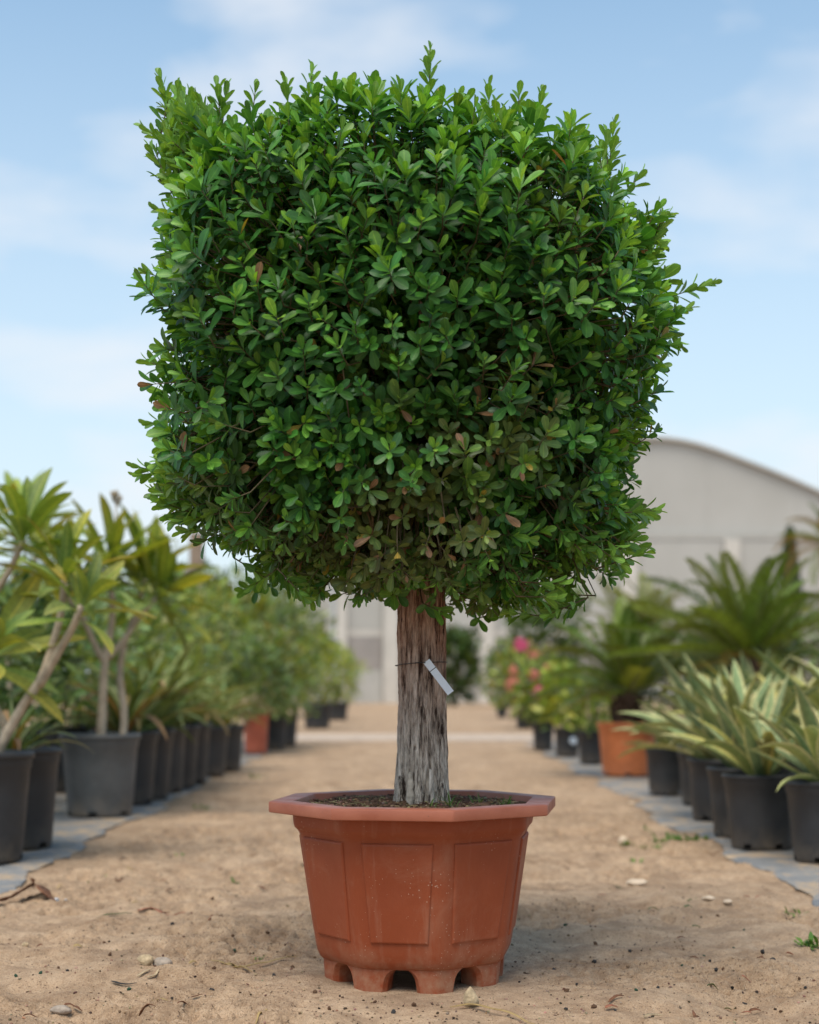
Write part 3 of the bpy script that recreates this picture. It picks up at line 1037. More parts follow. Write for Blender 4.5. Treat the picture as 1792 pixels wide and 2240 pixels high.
# fuller corners of the box
for (x5, y5), (w5, h5), dv5, n5 in (((372, 228), (42, 45), (-.35, 1.0), 34), ((345, 300), (28, 45), (-.8, .7), 16), ((325, 985), (26, 60), (-1, .1), 22), ((375, 1085), (40, 30), (-.8, -.3), 16),
                                    ((1350, 1085), (30, 55), (1, 0), 24), ((1270, 1175), (45, 30), (.7, -.5), 18), ((1230, 275), (50, 28), (.45, 1.0), 14), ((1395, 480), (18, 50), (.9, .5), 14), ((1372, 880), (14, 70), (1, .2), 14)):
    for _ in range(n5):
        SOLO.append(((x5 + rs5.normal(0, w5 * .7), y5 + rs5.normal(0, h5 * .7)), (dv5[0] + rs5.normal(0, .3), rs5.normal(-.15, .35), dv5[1] + rs5.normal(0, .3)), rs5.uniform(.07, .12)))
for cx5, cy5, sx5, n5 in ((1065, 1290, 50, 13), (655, 1268, 26, 9), (1175, 1255, 40, 8), (560, 1235, 40, 7), (790, 1255, 30, 6)):
    for _ in range(n5):
        SOLO.append(((cx5 + rs5.normal(0, sx5), cy5 + rs5.uniform(-42, 14)), (rs5.normal(0, .6), rs5.uniform(-.9, .1), rs5.uniform(-1, .1)), rs5.uniform(.06, .10)))
ps, ds, ls_ = [], [], []
for (qx, qy), dv, ln in SOLO:
    p = at(qx * 1792 / 1725, qy * 1792 / 1725, 3.40 if len(ps) < n_named else rs5.uniform(3.12, 3.55))
    dv = np.array(dv, float); dv /= np.linalg.norm(dv)
    ps.append(np.array(p) - CC - dv * 0.026); ds.append(dv); ls_.append(ln)
ps, ds = np.array(ps), np.array(ds)


def solo_shoots(P, D, S, rng):
    out = []
    for p, d, s in zip(P, D, S):
        nl = int(s / 0.0072)
        a = unit(np.cross(d, rng.normal(0, 1, 3))); b_ = np.cross(d, a)
        for k in range(nl):
            t = k / (nl - 1)
            ph = k * 2.4 + rng.normal(0, 0.2)
            r_ = math.cos(ph) * a + math.sin(ph) * b_
            inc = math.radians(np.interp(t, [0, 0.6, 1], [62, 42, 16]) + rng.normal(0, 7))
            y = math.cos(inc) * d + math.sin(inc) * r_
            z = math.sin(inc) * d - math.cos(inc) * r_
            L = 0.044 * np.interp(t, [0, 0.6, 1], [0.9, 1.0, 0.66]) * rng.uniform(0.85, 1.1)
            c_ = np.array([0.056, 0.160, 0.030]) * (1 - t) + np.array([0.15, 0.30, 0.045]) * t
            out.append((p - d * s * (1 - t), y, z, L, L * rng.uniform(0.36, 0.44), rng.uniform(0, 0.12), c_ * rng.uniform(0.8, 1.2)))
    Pq, Yq, Zq = (np.array([o[i_] for o in out]) for i_ in range(3))
    X_, Y_, Z_ = frames(Yq, Zq)
    return dict(P=Pq, X=X_, Y=Y_, Z=Z_, L=np.array([o[3] for o in out]), W=np.array([o[4] for o in out]), b=np.array([o[5] for o in out]), c=np.array([o[6] for o in out]))


A4 = solo_shoots(ps, ds, ls_, rg)
ALL = {k: np.concatenate([A[k] for A in (A1, A2, A3, A5, A4)]) for k in A1}
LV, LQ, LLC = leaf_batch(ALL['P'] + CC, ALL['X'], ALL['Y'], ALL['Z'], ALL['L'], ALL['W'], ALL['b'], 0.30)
# which leaves show largest: draw them as points into a small depth picture
samp = np.array([(i_, j_) for i_ in range(6) for j_ in range(2)])
pts = []
for i_, j_ in samp:
    for fu, fv in ((0.25, 0.25), (0.75, 0.25), (0.25, 0.75), (0.75, 0.75)):
        a_ = i_ * 3 + j_
        pts.append((LV[:, a_] * (1 - fu) + LV[:, a_ + 1] * fu) * (1 - fv) + (LV[:, a_ + 3] * (1 - fu) + LV[:, a_ + 4] * fu) * fv)
pts = np.stack(pts, 1)
ids = np.repeat(np.arange(len(LV)), pts.shape[1])
pts = pts.reshape(-1, 3)
ix = ((pts[:, 0] / pts[:, 1] * F_PX + CX) * 0.30).astype(int)
iy = ((HZ - (pts[:, 2] - CAM_H) / pts[:, 1] * F_PX) * 0.30).astype(int)
ok = (ix >= 0) & (ix < 540) & (iy >= 0) & (iy < 672)
order = np.argsort(-pts[ok, 1])
buf = np.full(540 * 672, -1)
buf[(iy[ok] * 540 + ix[ok])[order]] = ids[ok][order]
cnt = np.bincount(buf[buf >= 0], minlength=len(LV))
big = np.zeros(len(LV), bool)
big[np.argsort(-cnt)[:300]] = True

evergreen = leaf_mat('evergreen_leaf', rough=0.42, trans=0.22, rib=0.42, ribw=0.13, backtint=(1.35, 1.25, 1.3), tcol=(1.7, 1.6, 0.5), spec=0.36)
rest = ~big
LVr = LV - TO
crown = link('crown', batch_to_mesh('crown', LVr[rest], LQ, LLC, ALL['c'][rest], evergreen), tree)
tag(crown, kind='stuff')
for i_ in np.where(big)[0]:
    base = LVr[i_, 1]
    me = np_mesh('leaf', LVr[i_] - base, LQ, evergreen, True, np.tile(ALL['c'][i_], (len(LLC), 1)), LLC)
    link('leaf', me, tree, tuple(base))

# twigs that carry the leaves
twig_m = simple_mat('twig', (0.13, 0.10, 0.055), 0.85, 0.4, 30, 0.2)
tv, tf, nn_ = [], [], 0


def add_twigs(P, D, stem, sag, width, extra, toward):
    """four-sided stems from the shoot tip back into the crown"""
    global nn_
    n = len(P)
    ts = np.array([0.0, -0.5, -1.0, -1.0 - extra])
    pts_ = []
    for q_, t_ in enumerate(ts):
        al = t_ * stem
        p = P + D * al[:, None] + sag * (al ** 2)[:, None] * 6
        if q_ == 3: p = p * 0.86 + np.array([0, 0, 0.015])
        pts_.append(p)
    wd = np.array([0.0008, 0.0012, 0.0017, 0.0024]) * width
    A = unit(np.cross(D, np.array([0.3, 0.5, 0.8]))); B = np.cross(D, A)
    rings = [np.stack([p + (A * math.cos(g) + B * math.sin(g)) * w_ for g in (0, 2.094, 4.189)], 1) for p, w_ in zip(pts_, wd)]
    V_ = np.concatenate(rings, 1)
    f_ = np.array([(r_ * 3 + j_, r_ * 3 + (j_ + 1) % 3, r_ * 3 + 3 + (j_ + 1) % 3, r_ * 3 + 3 + j_) for r_ in range(3) for j_ in range(3)])
    tv.append(V_.reshape(-1, 3)); tf.append((f_[None] + (np.arange(n) * 12)[:, None, None]).reshape(-1, 4) + nn_)
    nn_ += n * 12


add_twigs(*stems1, 1.0, 0.35, 0.8)
add_twigs(*stems2, 1.1, 0.35, 0.8)
add_twigs(*stems3, 1.2, 0.2, 0.8)
add_twigs(*stems5, 1.1, 0.2, 0.8)
add_twigs(ps, ds, np.array(ls_), np.zeros_like(ps), 1.3, 0.3, 0.8)
tw = obj('twigs', np.vstack(tv) + CC - TO, np.vstack(tf), twig_m, tree)
tag(tw, kind='stuff')
# main limbs from the head of the trunk into the crown
rl = np.random.default_rng(12)
for k in range(16):
    az = k * 2.4 + rl.normal(0, 0.2)
    el = [0.25, 0.6, 1.0, 0.4][k % 4] + rl.normal(0, 0.08)
    d_ = np.array([math.cos(az) * math.cos(el), math.sin(az) * math.cos(el), math.sin(el)])
    start = np.array([TX, TY, 0.37 + 0.56 + 0.05 * rl.uniform(-1, 1)]) + np.array([math.cos(az), math.sin(az), 0]) * 0.02
    end = CC + unit(d_ + np.array([0, 0, -0.25])) * crown_surface(unit(d_ + np.array([0, 0, -0.25]))[None])[0] * 0.72
    midp = start * 0.5 + end * 0.5 + rl.normal(0, 0.03, 3) + np.array([0, 0, 0.05])
    P_ = spline([start, midp, end], 12) - TO
    Vt, Ft = tube(P_, np.linspace(0.017, 0.004, 12), 8)
    obj('branch', Vt, Ft, bark, tree)
# bare twigs that show in the open lower side of the crown
for k in range(14):
    az = rl.uniform(math.pi * 1.1, math.pi * 1.9)
    s_ = CC + np.array([math.cos(az) * 0.2, math.sin(az) * 0.22, rl.uniform(-0.42, -0.1)])
    e_ = CC + np.array([math.cos(az) * rl.uniform(0.36, 0.5), math.sin(az) * rl.uniform(0.42, 0.5), rl.uniform(-0.45, 0.0)])
    P_ = spline([s_, s_ * 0.5 + e_ * 0.5 + rl.normal(0, 0.03, 3), e_], 10) - TO
    Vt, Ft = tube(P_, np.linspace(0.0035, 0.0012, 10), 6)
    obj('bare_twig', Vt, Ft, twig_m, tree)

# ---- white plant tag wired to the trunk
tag_m = simple_mat('white_tag', (0.72, 0.76, 0.80), 0.55, 0.06, 40, 0.4)
wire_m = simple_mat('dark_wire', (0.03, 0.03, 0.03), 0.6, 0.2, 40, 0.4)
yt = 3.40 - 0.066
pt = empty('plant_tag', tuple(at(933, 1446, yt)), 'narrow white plastic tag hanging slanted from a wire on the trunk', 'plant tag')
o_ = np.array(at(933, 1446, yt))
a0, a1 = np.array(at(933, 1446, yt)), np.array(at(986, 1516, yt - 0.004))
dirv = unit(a1 - a0); wv_ = unit(np.cross(dirv, np.array([0, -1.0, 0]))) * 0.0078
Ln = np.linalg.norm(a1 - a0)
nf_ = np.array([0, -1.0, 0])


def strip_piece(s0, s1, lift0, lift1, th=0.0011):
    ps_ = []
    for s, l in ((s0, lift0), (s1, lift1)):
        for w in (-1, 1):
            for t_ in (0, 1):
                ps_.append(a0 + dirv * Ln * s + wv_ * w + nf_ * (l + th * t_) - o_)
    Fq = [(0, 1, 3, 2), (4, 6, 7, 5), (0, 4, 5, 1), (2, 3, 7, 6), (1, 5, 7, 3), (0, 2, 6, 4)]
    return np.array(ps_), Fq


V, F = strip_piece(0.0, 0.255, 0.0, 0.0012)
obj('folded_end', V, F, tag_m, pt, smooth=False)
V, F = strip_piece(0.275, 1.0, 0.0006, 0.006)
obj('strip', V, F, tag_m, pt, smooth=False)
V, F = strip_piece(0.25, 0.28, 0.0002, 0.0004)
obj('crease_band', V, F, wire_m, pt, smooth=False)
# wire: round the trunk, then out to the tag
ring = []
for k in range(49):
    a_ = k / 48 * 2 * math.pi
    r_ = 0.0560 + 0.0007 * math.sin(a_ * 7)
    ring.append(np.array([TX - 0.001 + math.sin(a_) * r_, TY - math.cos(a_) * r_, at(900, 1452, 3.345)[2] + 0.004 * math.sin(a_ + 0.6)]) - o_)
V1 = tube(np.array(ring), 0.0009, 6)
V2 = tube(spline([np.array(at(908, 1450, 3.338)) - o_, np.array(at(920, 1449, 3.332)) - o_, np.array(at(931, 1450, 3.331)) - o_], 8), 0.0011, 6)
V, F = join([V1, V2])
obj('wire', V, F, wire_m, pt)

# ================================================================== GREENHOUSE (far end of the path)
GY0 = 45.0
film, nt, b, out = new_mat('greenhouse_film')
v = coords(nt, 'Object')
c = ramp(nt, noise(nt, 0.5, 5, 0.6, v).outputs[0], [(0.3, (0.395, 0.375, 0.335)), (0.7, (0.45, 0.43, 0.39))])
nt.links.new(c, b.inputs['Base Color'])
b.inputs['Roughness'].default_value = 0.6
panel_grey = simple_mat('greenhouse_panel', (0.31, 0.28, 0.255), 0.7, 0.12, 1.5, 0.3)
panel_pale = simple_mat('greenhouse_pale_panel', (0.43, 0.415, 0.38), 0.7, 0.1, 1.5, 0.3)
white_post = simple_mat('white_post', (0.56, 0.52, 0.46), 0.7, 0.1, 2, 0.3)
frame_m = simple_mat('galvanised_frame', (0.41, 0.39, 0.35), 0.6, 0.1, 4, 0.4)
dark_in = simple_mat('greenhouse_inside', (0.10, 0.10, 0.085), 0.9, 0.2, 2, 0.1)
gc = (1423 - CX) / F_PX * GY0
gh = empty('greenhouse', (gc, GY0, 0.0), 'wide pale greenhouse with arched plastic roof across the end of the path', 'greenhouse')
pxm = F_PX / GY0
half = 9.0
arch = []
for t in np.linspace(-1, 1, 41):
    dx = abs(t) * half * pxm
    drop = np.interp(dx, [0, 35, 70, 105, 140, 200, 260, 320, 380, 440, 500, 560, 620, 690], [0, 1.5, 6, 14, 25, 47, 70, 95, 122, 151, 182, 215, 250, 296])
    arch.append((t * half, CAM_H + (HZ - (957 + drop)) / pxm))
arch = np.array(arch)
EAVE = CAM_H + (HZ - 1172) / pxm
LEN = 26.0
# roof sheets between the hoops
hoops = np.linspace(0, LEN, 9)
for h0, h1 in zip(hoops[:-1], hoops[1:]):
    Vr, Fr = [], []
    for y in (h0 + 0.02, h1 - 0.02):
        for th_ in (0, 0.05):
            for (x, z) in arch: Vr.append((x, y, z + 0.06 - th_))
    m_ = len(arch)
    for j in range(m_ - 1):
        Fr += [(j, j + 1, 2 * m_ + j + 1, 2 * m_ + j), (m_ + j, 3 * m_ + j, 3 * m_ + j + 1, m_ + j + 1), (j, m_ + j, m_ + j + 1, j + 1), (2 * m_ + j, 2 * m_ + j + 1, 3 * m_ + j + 1, 3 * m_ + j)]
    obj('roof_sheet', np.array(Vr), Fr, film, gh)
for h0 in hoops[::4]:
    Pt = np.stack([arch[:, 0], np.full(len(arch), h0 - 0.04), arch[:, 1] - 0.02], 1)
    Vt, Ft = tube(Pt, 0.05, 6)
    obj('roof_hoop', Vt, Ft, frame_m, gh)
# gable film, split by uprights and two slanting braces
ups = [-9.0, -6.2, -2.9, 0.0, 1.62, 4.2, 6.6, 9.0]
for x0, x1 in zip(ups[:-1], ups[1:]):
    xs = np.linspace(x0 + 0.003, x1 - 0.003, 9)
    tops = np.interp(xs, arch[:, 0], arch[:, 1]) - 0.03
    Vg = [(x, 0.10, EAVE - 0.02) for x in xs] + [(x, 0.10, max(t_, EAVE + 0.02)) for x, t_ in zip(xs, tops)]
    Vg += [(x, 0.14, z) for x, _, z in Vg]
    Fg = [(j, j + 1, 10 + j, 9 + j) for j in range(8)] + [(18 + j, 27 + j, 28 + j, 19 + j) for j in range(8)]
    obj('gable_panel', np.array(Vg), Fg, film, gh, smooth=False)
for x in ups[1:-1]:
    Vt, Ft = box(x - 0.03, x + 0.03, 0.16, 0.25, EAVE + 0.09, float(np.interp(x, arch[:, 0], arch[:, 1])) - 0.08)
    obj('gable_upright', Vt, Ft, frame_m, gh, smooth=False)
for xa, za, xb, zb in ((1.62, float(np.interp(1.62, arch[:, 0], arch[:, 1])) - 0.1, -2.3, EAVE + 1.55), (4.2, EAVE + 0.2, 1.62, EAVE + 1.7)):
    Vt, Ft = tube(np.array([(xa, 0.30, za), ((xa + xb) / 2, 0.30, (za + zb) / 2), (xb, 0.30, zb)]), 0.03, 6)
    obj('brace', Vt, Ft, frame_m, gh)
Vt, Ft = box(-9.0, 9.0, -0.05, 0.08, EAVE - 0.12, EAVE + 0.08)
obj('eave_beam', Vt, Ft, frame_m, gh, smooth=False)
# lower wall: white posts, grey and pale panels, an open doorway
cols_px = [645, 748, 855, 1065, 1376, 1600, 1830, 2080]
zb1 = CAM_H + (HZ - 1390) / pxm
zb2 = CAM_H + (HZ - 1466) / pxm
for k, cpx in enumerate(cols_px):
    x = (cpx - CX) / F_PX * GY0 - gc
    w = 0.22 if k != 1 else 0.16
    Vt, Ft = box(x - w, x + w, -0.16, 0.16, -0.05, EAVE - 0.125)
    obj('post', Vt, Ft, white_post, gh, smooth=False)
    if k + 1 < len(cols_px):
        x1 = (cols_px[k + 1] - CX) / F_PX * GY0 - gc
        a_, b_ = x + w + 0.005, x1 - 0.25
        if k == 1:
            a_ = x + 0.165
        def pn(nm, z0, z1, mt):
            Vt, Ft = box(a_, b_, -0.03, 0.03, z0, z1)
            obj(nm, Vt, Ft, mt, gh, smooth=False)
        pn('upper_panel', zb1 + 0.17, EAVE - 0.13, film)
        pn('cross_beam', zb1 - 0.02, zb1 + 0.16, white_post)
        if k == 3:
            pn('door_leaf', -0.04, zb1 - 0.03, panel_grey)
        elif k == 2:
            pn('doorway', -0.04, zb1 - 0.03, film)
        else:
            pn('window_panel', zb2 + 0.01, zb1 - 0.03, panel_grey)
            pn('lower_panel', -0.04, zb2, panel_pale)
Vt, Ft = box(-9.05, 9.05, LEN - 0.05, LEN, -0.05, EAVE)
obj('back_wall', Vt, Ft, film, gh, smooth=False)
for sx in (-1, 1):
    Vt, Ft = box(sx * 9.0 - 0.05, sx * 9.0 + 0.05, 0.2, LEN - 0.06, -0.05, EAVE)
    obj('side_wall', Vt, Ft, film, gh, smooth=False)

# ================================================================== NURSERY POTS
def pot_mat(name, color, dust, dcol=(0.30, 0.22, 0.14), rough=0.5):
    m, nt, b, _ = new_mat(name)
    v = coords(nt, 'Object')
    oi = N(nt, 'ShaderNodeObjectInfo')
    add = nt.nodes.new('ShaderNodeVectorMath'); add.operation = 'ADD'
    nt.links.new(v, add.inputs[0]); nt.links.new(oi.outputs['Location'], add.inputs[1])
    n = noise(nt, 7, 5, 0.65, add.outputs[0])
    c = ramp(nt, n.outputs[0], [(0.35, color), (0.75, tuple(x * 1.7 for x in color))])
    sz = N(nt, 'ShaderNodeSeparateXYZ'); nt.links.new(v, sz.inputs[0])
    mr_ = N(nt, 'ShaderNodeMapRange')
    mr_.inputs['From Min'].default_value, mr_.inputs['From Max'].default_value = 0.10, 0.0
    mr_.inputs['To Min'].default_value, mr_.inputs['To Max'].default_value = 0.10 * dust, 0.8 * dust
    nt.links.new(sz.outputs[2], mr_.inputs['Value'])
    sm = noise(nt, 16, 5, 0.7, add.outputs[0])
    c = mix(nt, math_n(nt, 'MULTIPLY', mr_.outputs[0], ramp(nt, sm.outputs[0], [(0.35, 0.1), (0.65, 1.0)])), c, dcol)
    nt.links.new(c, b.inputs['Base Color'])
    nt.links.new(ramp(nt, sm.outputs[0], [(0.3, rough - 0.1), (0.7, rough + 0.15)]), b.inputs['Roughness'])
    b.inputs['Specular IOR Level'].default_value = 0.4
    return m


POTM = {'black': pot_mat('black_plastic', (0.020, 0.022, 0.025), 0.45), 'grey': pot_mat('dusty_grey_plastic', (0.062, 0.066, 0.068), 0.7),
        'terra': pot_mat('orange_terracotta', (0.46, 0.135, 0.045), 0.2, (0.5, 0.3, 0.2)), 'brick': pot_mat('brick_red_plastic', (0.36, 0.085, 0.045), 0.25, (0.4, 0.25, 0.15))}
dark_soil = simple_mat('dark_soil', (0.045, 0.030, 0.020), 0.95, 0.5, 30, 0.1, 0.8, 60)
_pc = {}


def pot_meshes(h, rt, kind):
    key = (round(h, 3), round(rt, 3), kind)
    if key not in _pc:
        rb = rt * 0.78
        f = lambda z: rb + (rt * 0.945 - rb) * z / h
        n = 48
        prof = [(0.001, 0.006), (rb - .012, 0.006), (rb - .004, 0.000), (rb, 0.006), (f(.022), .022), (f(.03), .03), (f(h * .3), h * .3), (f(h * .6), h * .6), (f(h * .84), h * .84), (f(h * .86) + .004, h * .86),
                (f(h * .94) + .004, h * .94)]
        V, F = lathe(prof, n, skip=lambda i, j: i == 3 and j % 8 in (0, 1))
        V2, F2 = lathe([(rt * .92, h * .93), (rt * .89, h * .80)], n)       # inner wall seen above the soil
        body_ = np_mesh('body', *join([(V, F)]), POTM[kind])
        lip = [(f(h * .94) + .003, h * .938), (rt - .004, h * .936), (rt, h * .944), (rt, h * .985), (rt - .003, h), (rt - .016, h), (rt - .020, h * .985), (rt * .90, h * .86)]
        rim_ = np_mesh('rim', *lathe(lip, n), POTM[kind])
        ns, rs = 48, 7
        P = [(0, 0, 0)]
        rgs = np.random.default_rng(int(h * 1000))
        Vs_, Fs_ = lathe([(rt * .905 * q, h * .895 + 0.012 * (1 - q) + (0.004 if k % 2 else 0)) for k, q in enumerate((0.02, 0.2, 0.4, 0.6, 0.8, 1.0))], ns)
        Vs_[:, 2] += rgs.normal(0, 0.004, len(Vs_)) * (np.hypot(Vs_[:, 0], Vs_[:, 1]) < rt * .85)
        soil_ = np_mesh('soil', Vs_, [f_[::-1] for f_ in Fs_], dark_soil)
        _pc[key] = (body_, rim_, soil_, rb)
    return _pc[key]


def nursery_pot(px, py, h, rt, kind, label, group=None, cat='plant pot', name='nursery_pot', world=None):
    b_, r_, s_, rb = pot_meshes(h, rt, kind)
    if world is None:
        d = gd(py) + rb
        x = (px - CX) / F_PX * d
    else:
        x, d = world
    z = float(mat_h(np.array([x]), np.array([d]))[0]) + 0.0035 if d < 16.3 else gz(x, d) + 0.003
    if 16.3 <= d < 18.6: z = 0.019
    o = empty(name, (x, d, z), label, cat, group, rz=random.uniform(0, 6.28))
    o.rotation_euler.x, o.rotation_euler.y = random.gauss(0, R(0.7)), random.gauss(0, R(0.7))
    link('body', b_, o); link('rim', r_, o); link('soil', s_, o)
    return Vector((x, d, z + h * 0.895))


# ================================================================== LEAF MESHES FOR THE BACKGROUND PLANTS
def strap_mesh(name, L, W, prof, droop, fold, mat, col, nseg=9, cols=5, tipcol=None, wavy=0.0, seed=0, curl=0.0):
    rgs = np.random.default_rng(seed)
    vv = np.linspace(0, 1, nseg + 1)
    ang = -droop * vv ** 1.4
    step = L / nseg
    px_, pz_ = [0.0], [0.0]
    for k in range(nseg):
        a_ = (ang[k] + ang[k + 1]) / 2
        px_.append(px_[-1] + math.cos(a_) * step); pz_.append(pz_[-1] + math.sin(a_) * step)
    hw = np.interp(vv, [p[0] for p in prof], [p[1] for p in prof]) * W / 2
    us = np.linspace(-1, 1, cols)
    V, lc, cc = [], [], []
    for k in range(nseg + 1):
        tw = curl * vv[k]
        for u in us:
            y = u * hw[k]; zz_ = fold * abs(u) * hw[k] + wavy * W * math.sin(vv[k] * 11 + seed) * u * 0.3
            y, zz_ = y * math.cos(tw) - zz_ * math.sin(tw), y * math.sin(tw) + zz_ * math.cos(tw)
            V.append((px_[k] - math.sin(ang[k]) * zz_, y, pz_[k] + math.cos(ang[k]) * zz_))
            lc.append((u, vv[k]))
            c_ = np.array(col) * (1 - vv[k] ** 2) + np.array(tipcol if tipcol is not None else col) * vv[k] ** 2
            cc.append(c_)
    F = [(k * cols + j, (k + 1) * cols + j, (k + 1) * cols + j + 1, k * cols + j + 1) for k in range(nseg) for j in range(cols - 1)]
    F = [f_[::-1] for f_ in F]
    return np_mesh(name, np.array(V), F, mat, True, np.array(cc), np.array(lc))


def frond_mesh(name, L, droop, mat, col, pairs=36, ll=0.14, lw=0.011, seed=0, vee=0.5, rcol=(0.16, 0.16, 0.05)):
    rgs = np.random.default_rng(seed)
    nseg = 14
    vv = np.linspace(0, 1, nseg + 1)
    ang = -droop * vv ** 1.5
    P = [(0.0, 0, 0.0)]
    for k in range(nseg):
        a_ = (ang[k] + ang[k + 1]) / 2
        P.append((P[-1][0] + math.cos(a_) * L / nseg, 0, P[-1][2] + math.sin(a_) * L / nseg))
    P = np.array(P)
    Vt, Ft = tube(P, np.linspace(0.007, 0.0015, nseg + 1), 5, False)
    V, F, lc, cc = [Vt], list(Ft), [np.zeros((len(Vt), 2)) + np.array([0.5, 0.5])], [np.tile(rcol, (len(Vt), 1))]
    n0 = len(Vt)
    for k in range(pairs):
        t = 0.12 + 0.88 * k / (pairs - 1)
        p = np.array([np.interp(t, vv, P[:, q]) for q in range(3)])
        a_ = np.interp(t, vv, ang)
        T = np.array([math.cos(a_), 0, math.sin(a_)]); U = np.array([-math.sin(a_), 0, math.cos(a_)])
        ln = ll * math.sin(math.pi * min(1, 0.18 + t * 0.78)) ** 0.7 * rgs.uniform(0.9, 1.08)
        fw = 0.55 + 0.75 * t
        for s in (-1, 1):
            dv = T * math.sin(fw * 0.75) + np.array([0, s, 0]) * math.cos(fw * 0.75) + U * vee * rgs.uniform(0.8, 1.2)
            dv /= np.linalg.norm(dv)
            wv = np.cross(dv, U); wv /= np.linalg.norm(wv)
            q0 = p; q1 = p + dv * ln * 0.45 + wv * lw / 2; q2 = p + dv * ln - U * ln * 0.10; q3 = p + dv * ln * 0.45 - wv * lw / 2
            V.append(np.array([q0, q1, q2, q3])); F.append((n0, n0 + 1, n0 + 2, n0 + 3)); n0 += 4
            lc.append(np.array([(0.3, 0), (0.8, .5), (0.5, 1), (0.8, .5)]))
            cc.append(np.tile(np.array(col) * rgs.uniform(0.75, 1.25), (4, 1)))
    return np_mesh(name, np.vstack(V), F, mat, True, np.vstack(cc), np.vstack(lc))


def set_leaf(o, base, direction, normal, scale):
    Xd = Vector(direction).normalized()
    Yd = Vector(normal).cross(Xd).normalized()
    Zd = Xd.cross(Yd)
    M = Matrix(((Xd.x, Yd.x, Zd.x, base[0]), (Xd.y, Yd.y, Zd.y, base[1]), (Xd.z, Yd.z, Zd.z, base[2]), (0, 0, 0, 1)))
    o.matrix_local = M @ Matrix.Scale(scale, 4)


def rosette(parent, tip, axis_, n, meshes, rng, inc0, inc1, scale=1.0, spread_base=0.0, nm='leaf', sj=0.18, axial=0.0):
    """leaves in a spiral round axis_ at tip (local to parent), inner ones steep, outer ones flat"""
    ax = np.array(axis_, float); ax /= np.linalg.norm(ax)
    A = np.cross(ax, [0.2, 0.9, 0.3]); A /= np.linalg.norm(A)
    B = np.cross(ax, A)
    ph0 = rng.uniform(0, 6.28)
    for k in range(n):
        t = k / max(1, n - 1)
        ph = ph0 + k * 2.39996 + rng.normal(0, 0.15)
        r_ = math.cos(ph) * A + math.sin(ph) * B
        inc = math.radians(inc0 + (inc1 - inc0) * t + rng.normal(0, 6))
        d_ = math.cos(inc) * ax + math.sin(inc) * r_
        nrm = math.sin(inc) * ax - math.cos(inc) * r_ + rng.normal(0, 0.08, 3)
        s = scale * rng.uniform(1 - sj, 1 + sj) * (0.72 + 0.28 * min(1, t * 3 + 0.2))
        p = np.array(tip) + r_ * spread_base * t - ax * axial * t
        o = link(nm, meshes[rng.integers(0, len(meshes))], parent)
        set_leaf(o, p, d_, nrm, s)


def limb(parent, pts, r0, r1, mat, nm='stem', n=14):
    P = spline(pts, n)
    V, F = tube(P, np.linspace(r0, r1, n), 8)
    return obj(nm, V, F, mat, parent)


plum_leaf_m = leaf_mat('plumeria_leaf', rough=0.36, trans=0.32, rib=0.8, ribw=0.10, backtint=(1.3, 1.3, 1.3), rand=0.5, tcol=(1.9, 1.6, 0.35), spec=0.6)
PROF_ELL = [(0, .05), (.10, .09), (.2, .42), (.38, .85), (.58, 1.0), (.76, .86), (.90, .5), (1, .03)]
PLUM = [strap_mesh('plumeria_leaf', 0.32, 0.070, PROF_ELL, dr, 0.30, plum_leaf_m, c_, 10, 5, t_, 0.12, s_) for dr, c_, t_, s_ in
        ((0.35, (0.15, 0.215, 0.045), (0.18, 0.22, 0.042), 1), (0.6, (0.115, 0.18, 0.042), (0.15, 0.20, 0.044), 2), (0.15, (0.18, 0.25, 0.042), (0.23, 0.255, 0.04), 3), (0.9, (0.12, 0.18, 0.045), (0.16, 0.19, 0.045), 4), (0.5, (0.17, 0.215, 0.035), (0.24, 0.21, 0.03), 5))]
plum_bark = simple_mat('plumeria_bark', (0.44, 0.355, 0.26), 0.85, 0.25, 22, 0.25, 0.5, 50)
rp_ = np.random.default_rng(31)


def plumeria(pot, label, limbs, tips, base_r=0.020, nleaf=15, scale=1.0):
    """limbs: lists of points relative to the soil; tips: (point, axis, n, scale)"""
    o = empty('plumeria', tuple(pot), label, 'plumeria')
    for pts, r0, r1 in limbs:
        limb(o, pts, r0 * .8, r1 * .72, plum_bark)
    for tp, ax, n, sc in tips:
        rosette(o, tp, ax, int(n * 1.25), PLUM, rp_, 8, 100, sc * scale * 1.05, 0.01, 'leaf', 0.2, 0.06)
    return o


# ================================================================== LEFT ROW
GRP = 'pots in the plumeria row'
pL1 = nursery_pot(-45, 1903, .378, .185, 'black', 'tall charcoal pot with forked plumeria at the open end of its row')
pL2 = nursery_pot(28, 1869, .374, .185, 'black', 'tall charcoal pot between the forked plumeria and the dusty grey pot')
pL3 = nursery_pot(219, 1794, .380, .190, 'grey', 'big dusty grey pot with pale rim holding a straight-stemmed plumeria')
ORD = ['first', 'second', 'third', 'fourth', 'fifth', 'sixth', 'seventh', 'eighth']
lefts = [(272, 1768), (309, 1756), (344, 1741), (373, 1731), (401, 1720)]
pL = []
for k, (px, py) in enumerate(lefts):
    pL.append(nursery_pot(px, py, .372, .18, 'black', 'tall black pot, %s in line behind the big dusty grey pot' % ORD[k]))
pM = [nursery_pot(449, 1703, .33, .16, 'black', 'medium black pot, second in line before the brick red pot'),
      nursery_pot(487, 1690, .32, .16, 'black', 'medium black pot right before the brick red pot')]
pB = nursery_pot(560, 1652, .345, .118, 'brick', 'slim brick red pot among the black pots of its row')
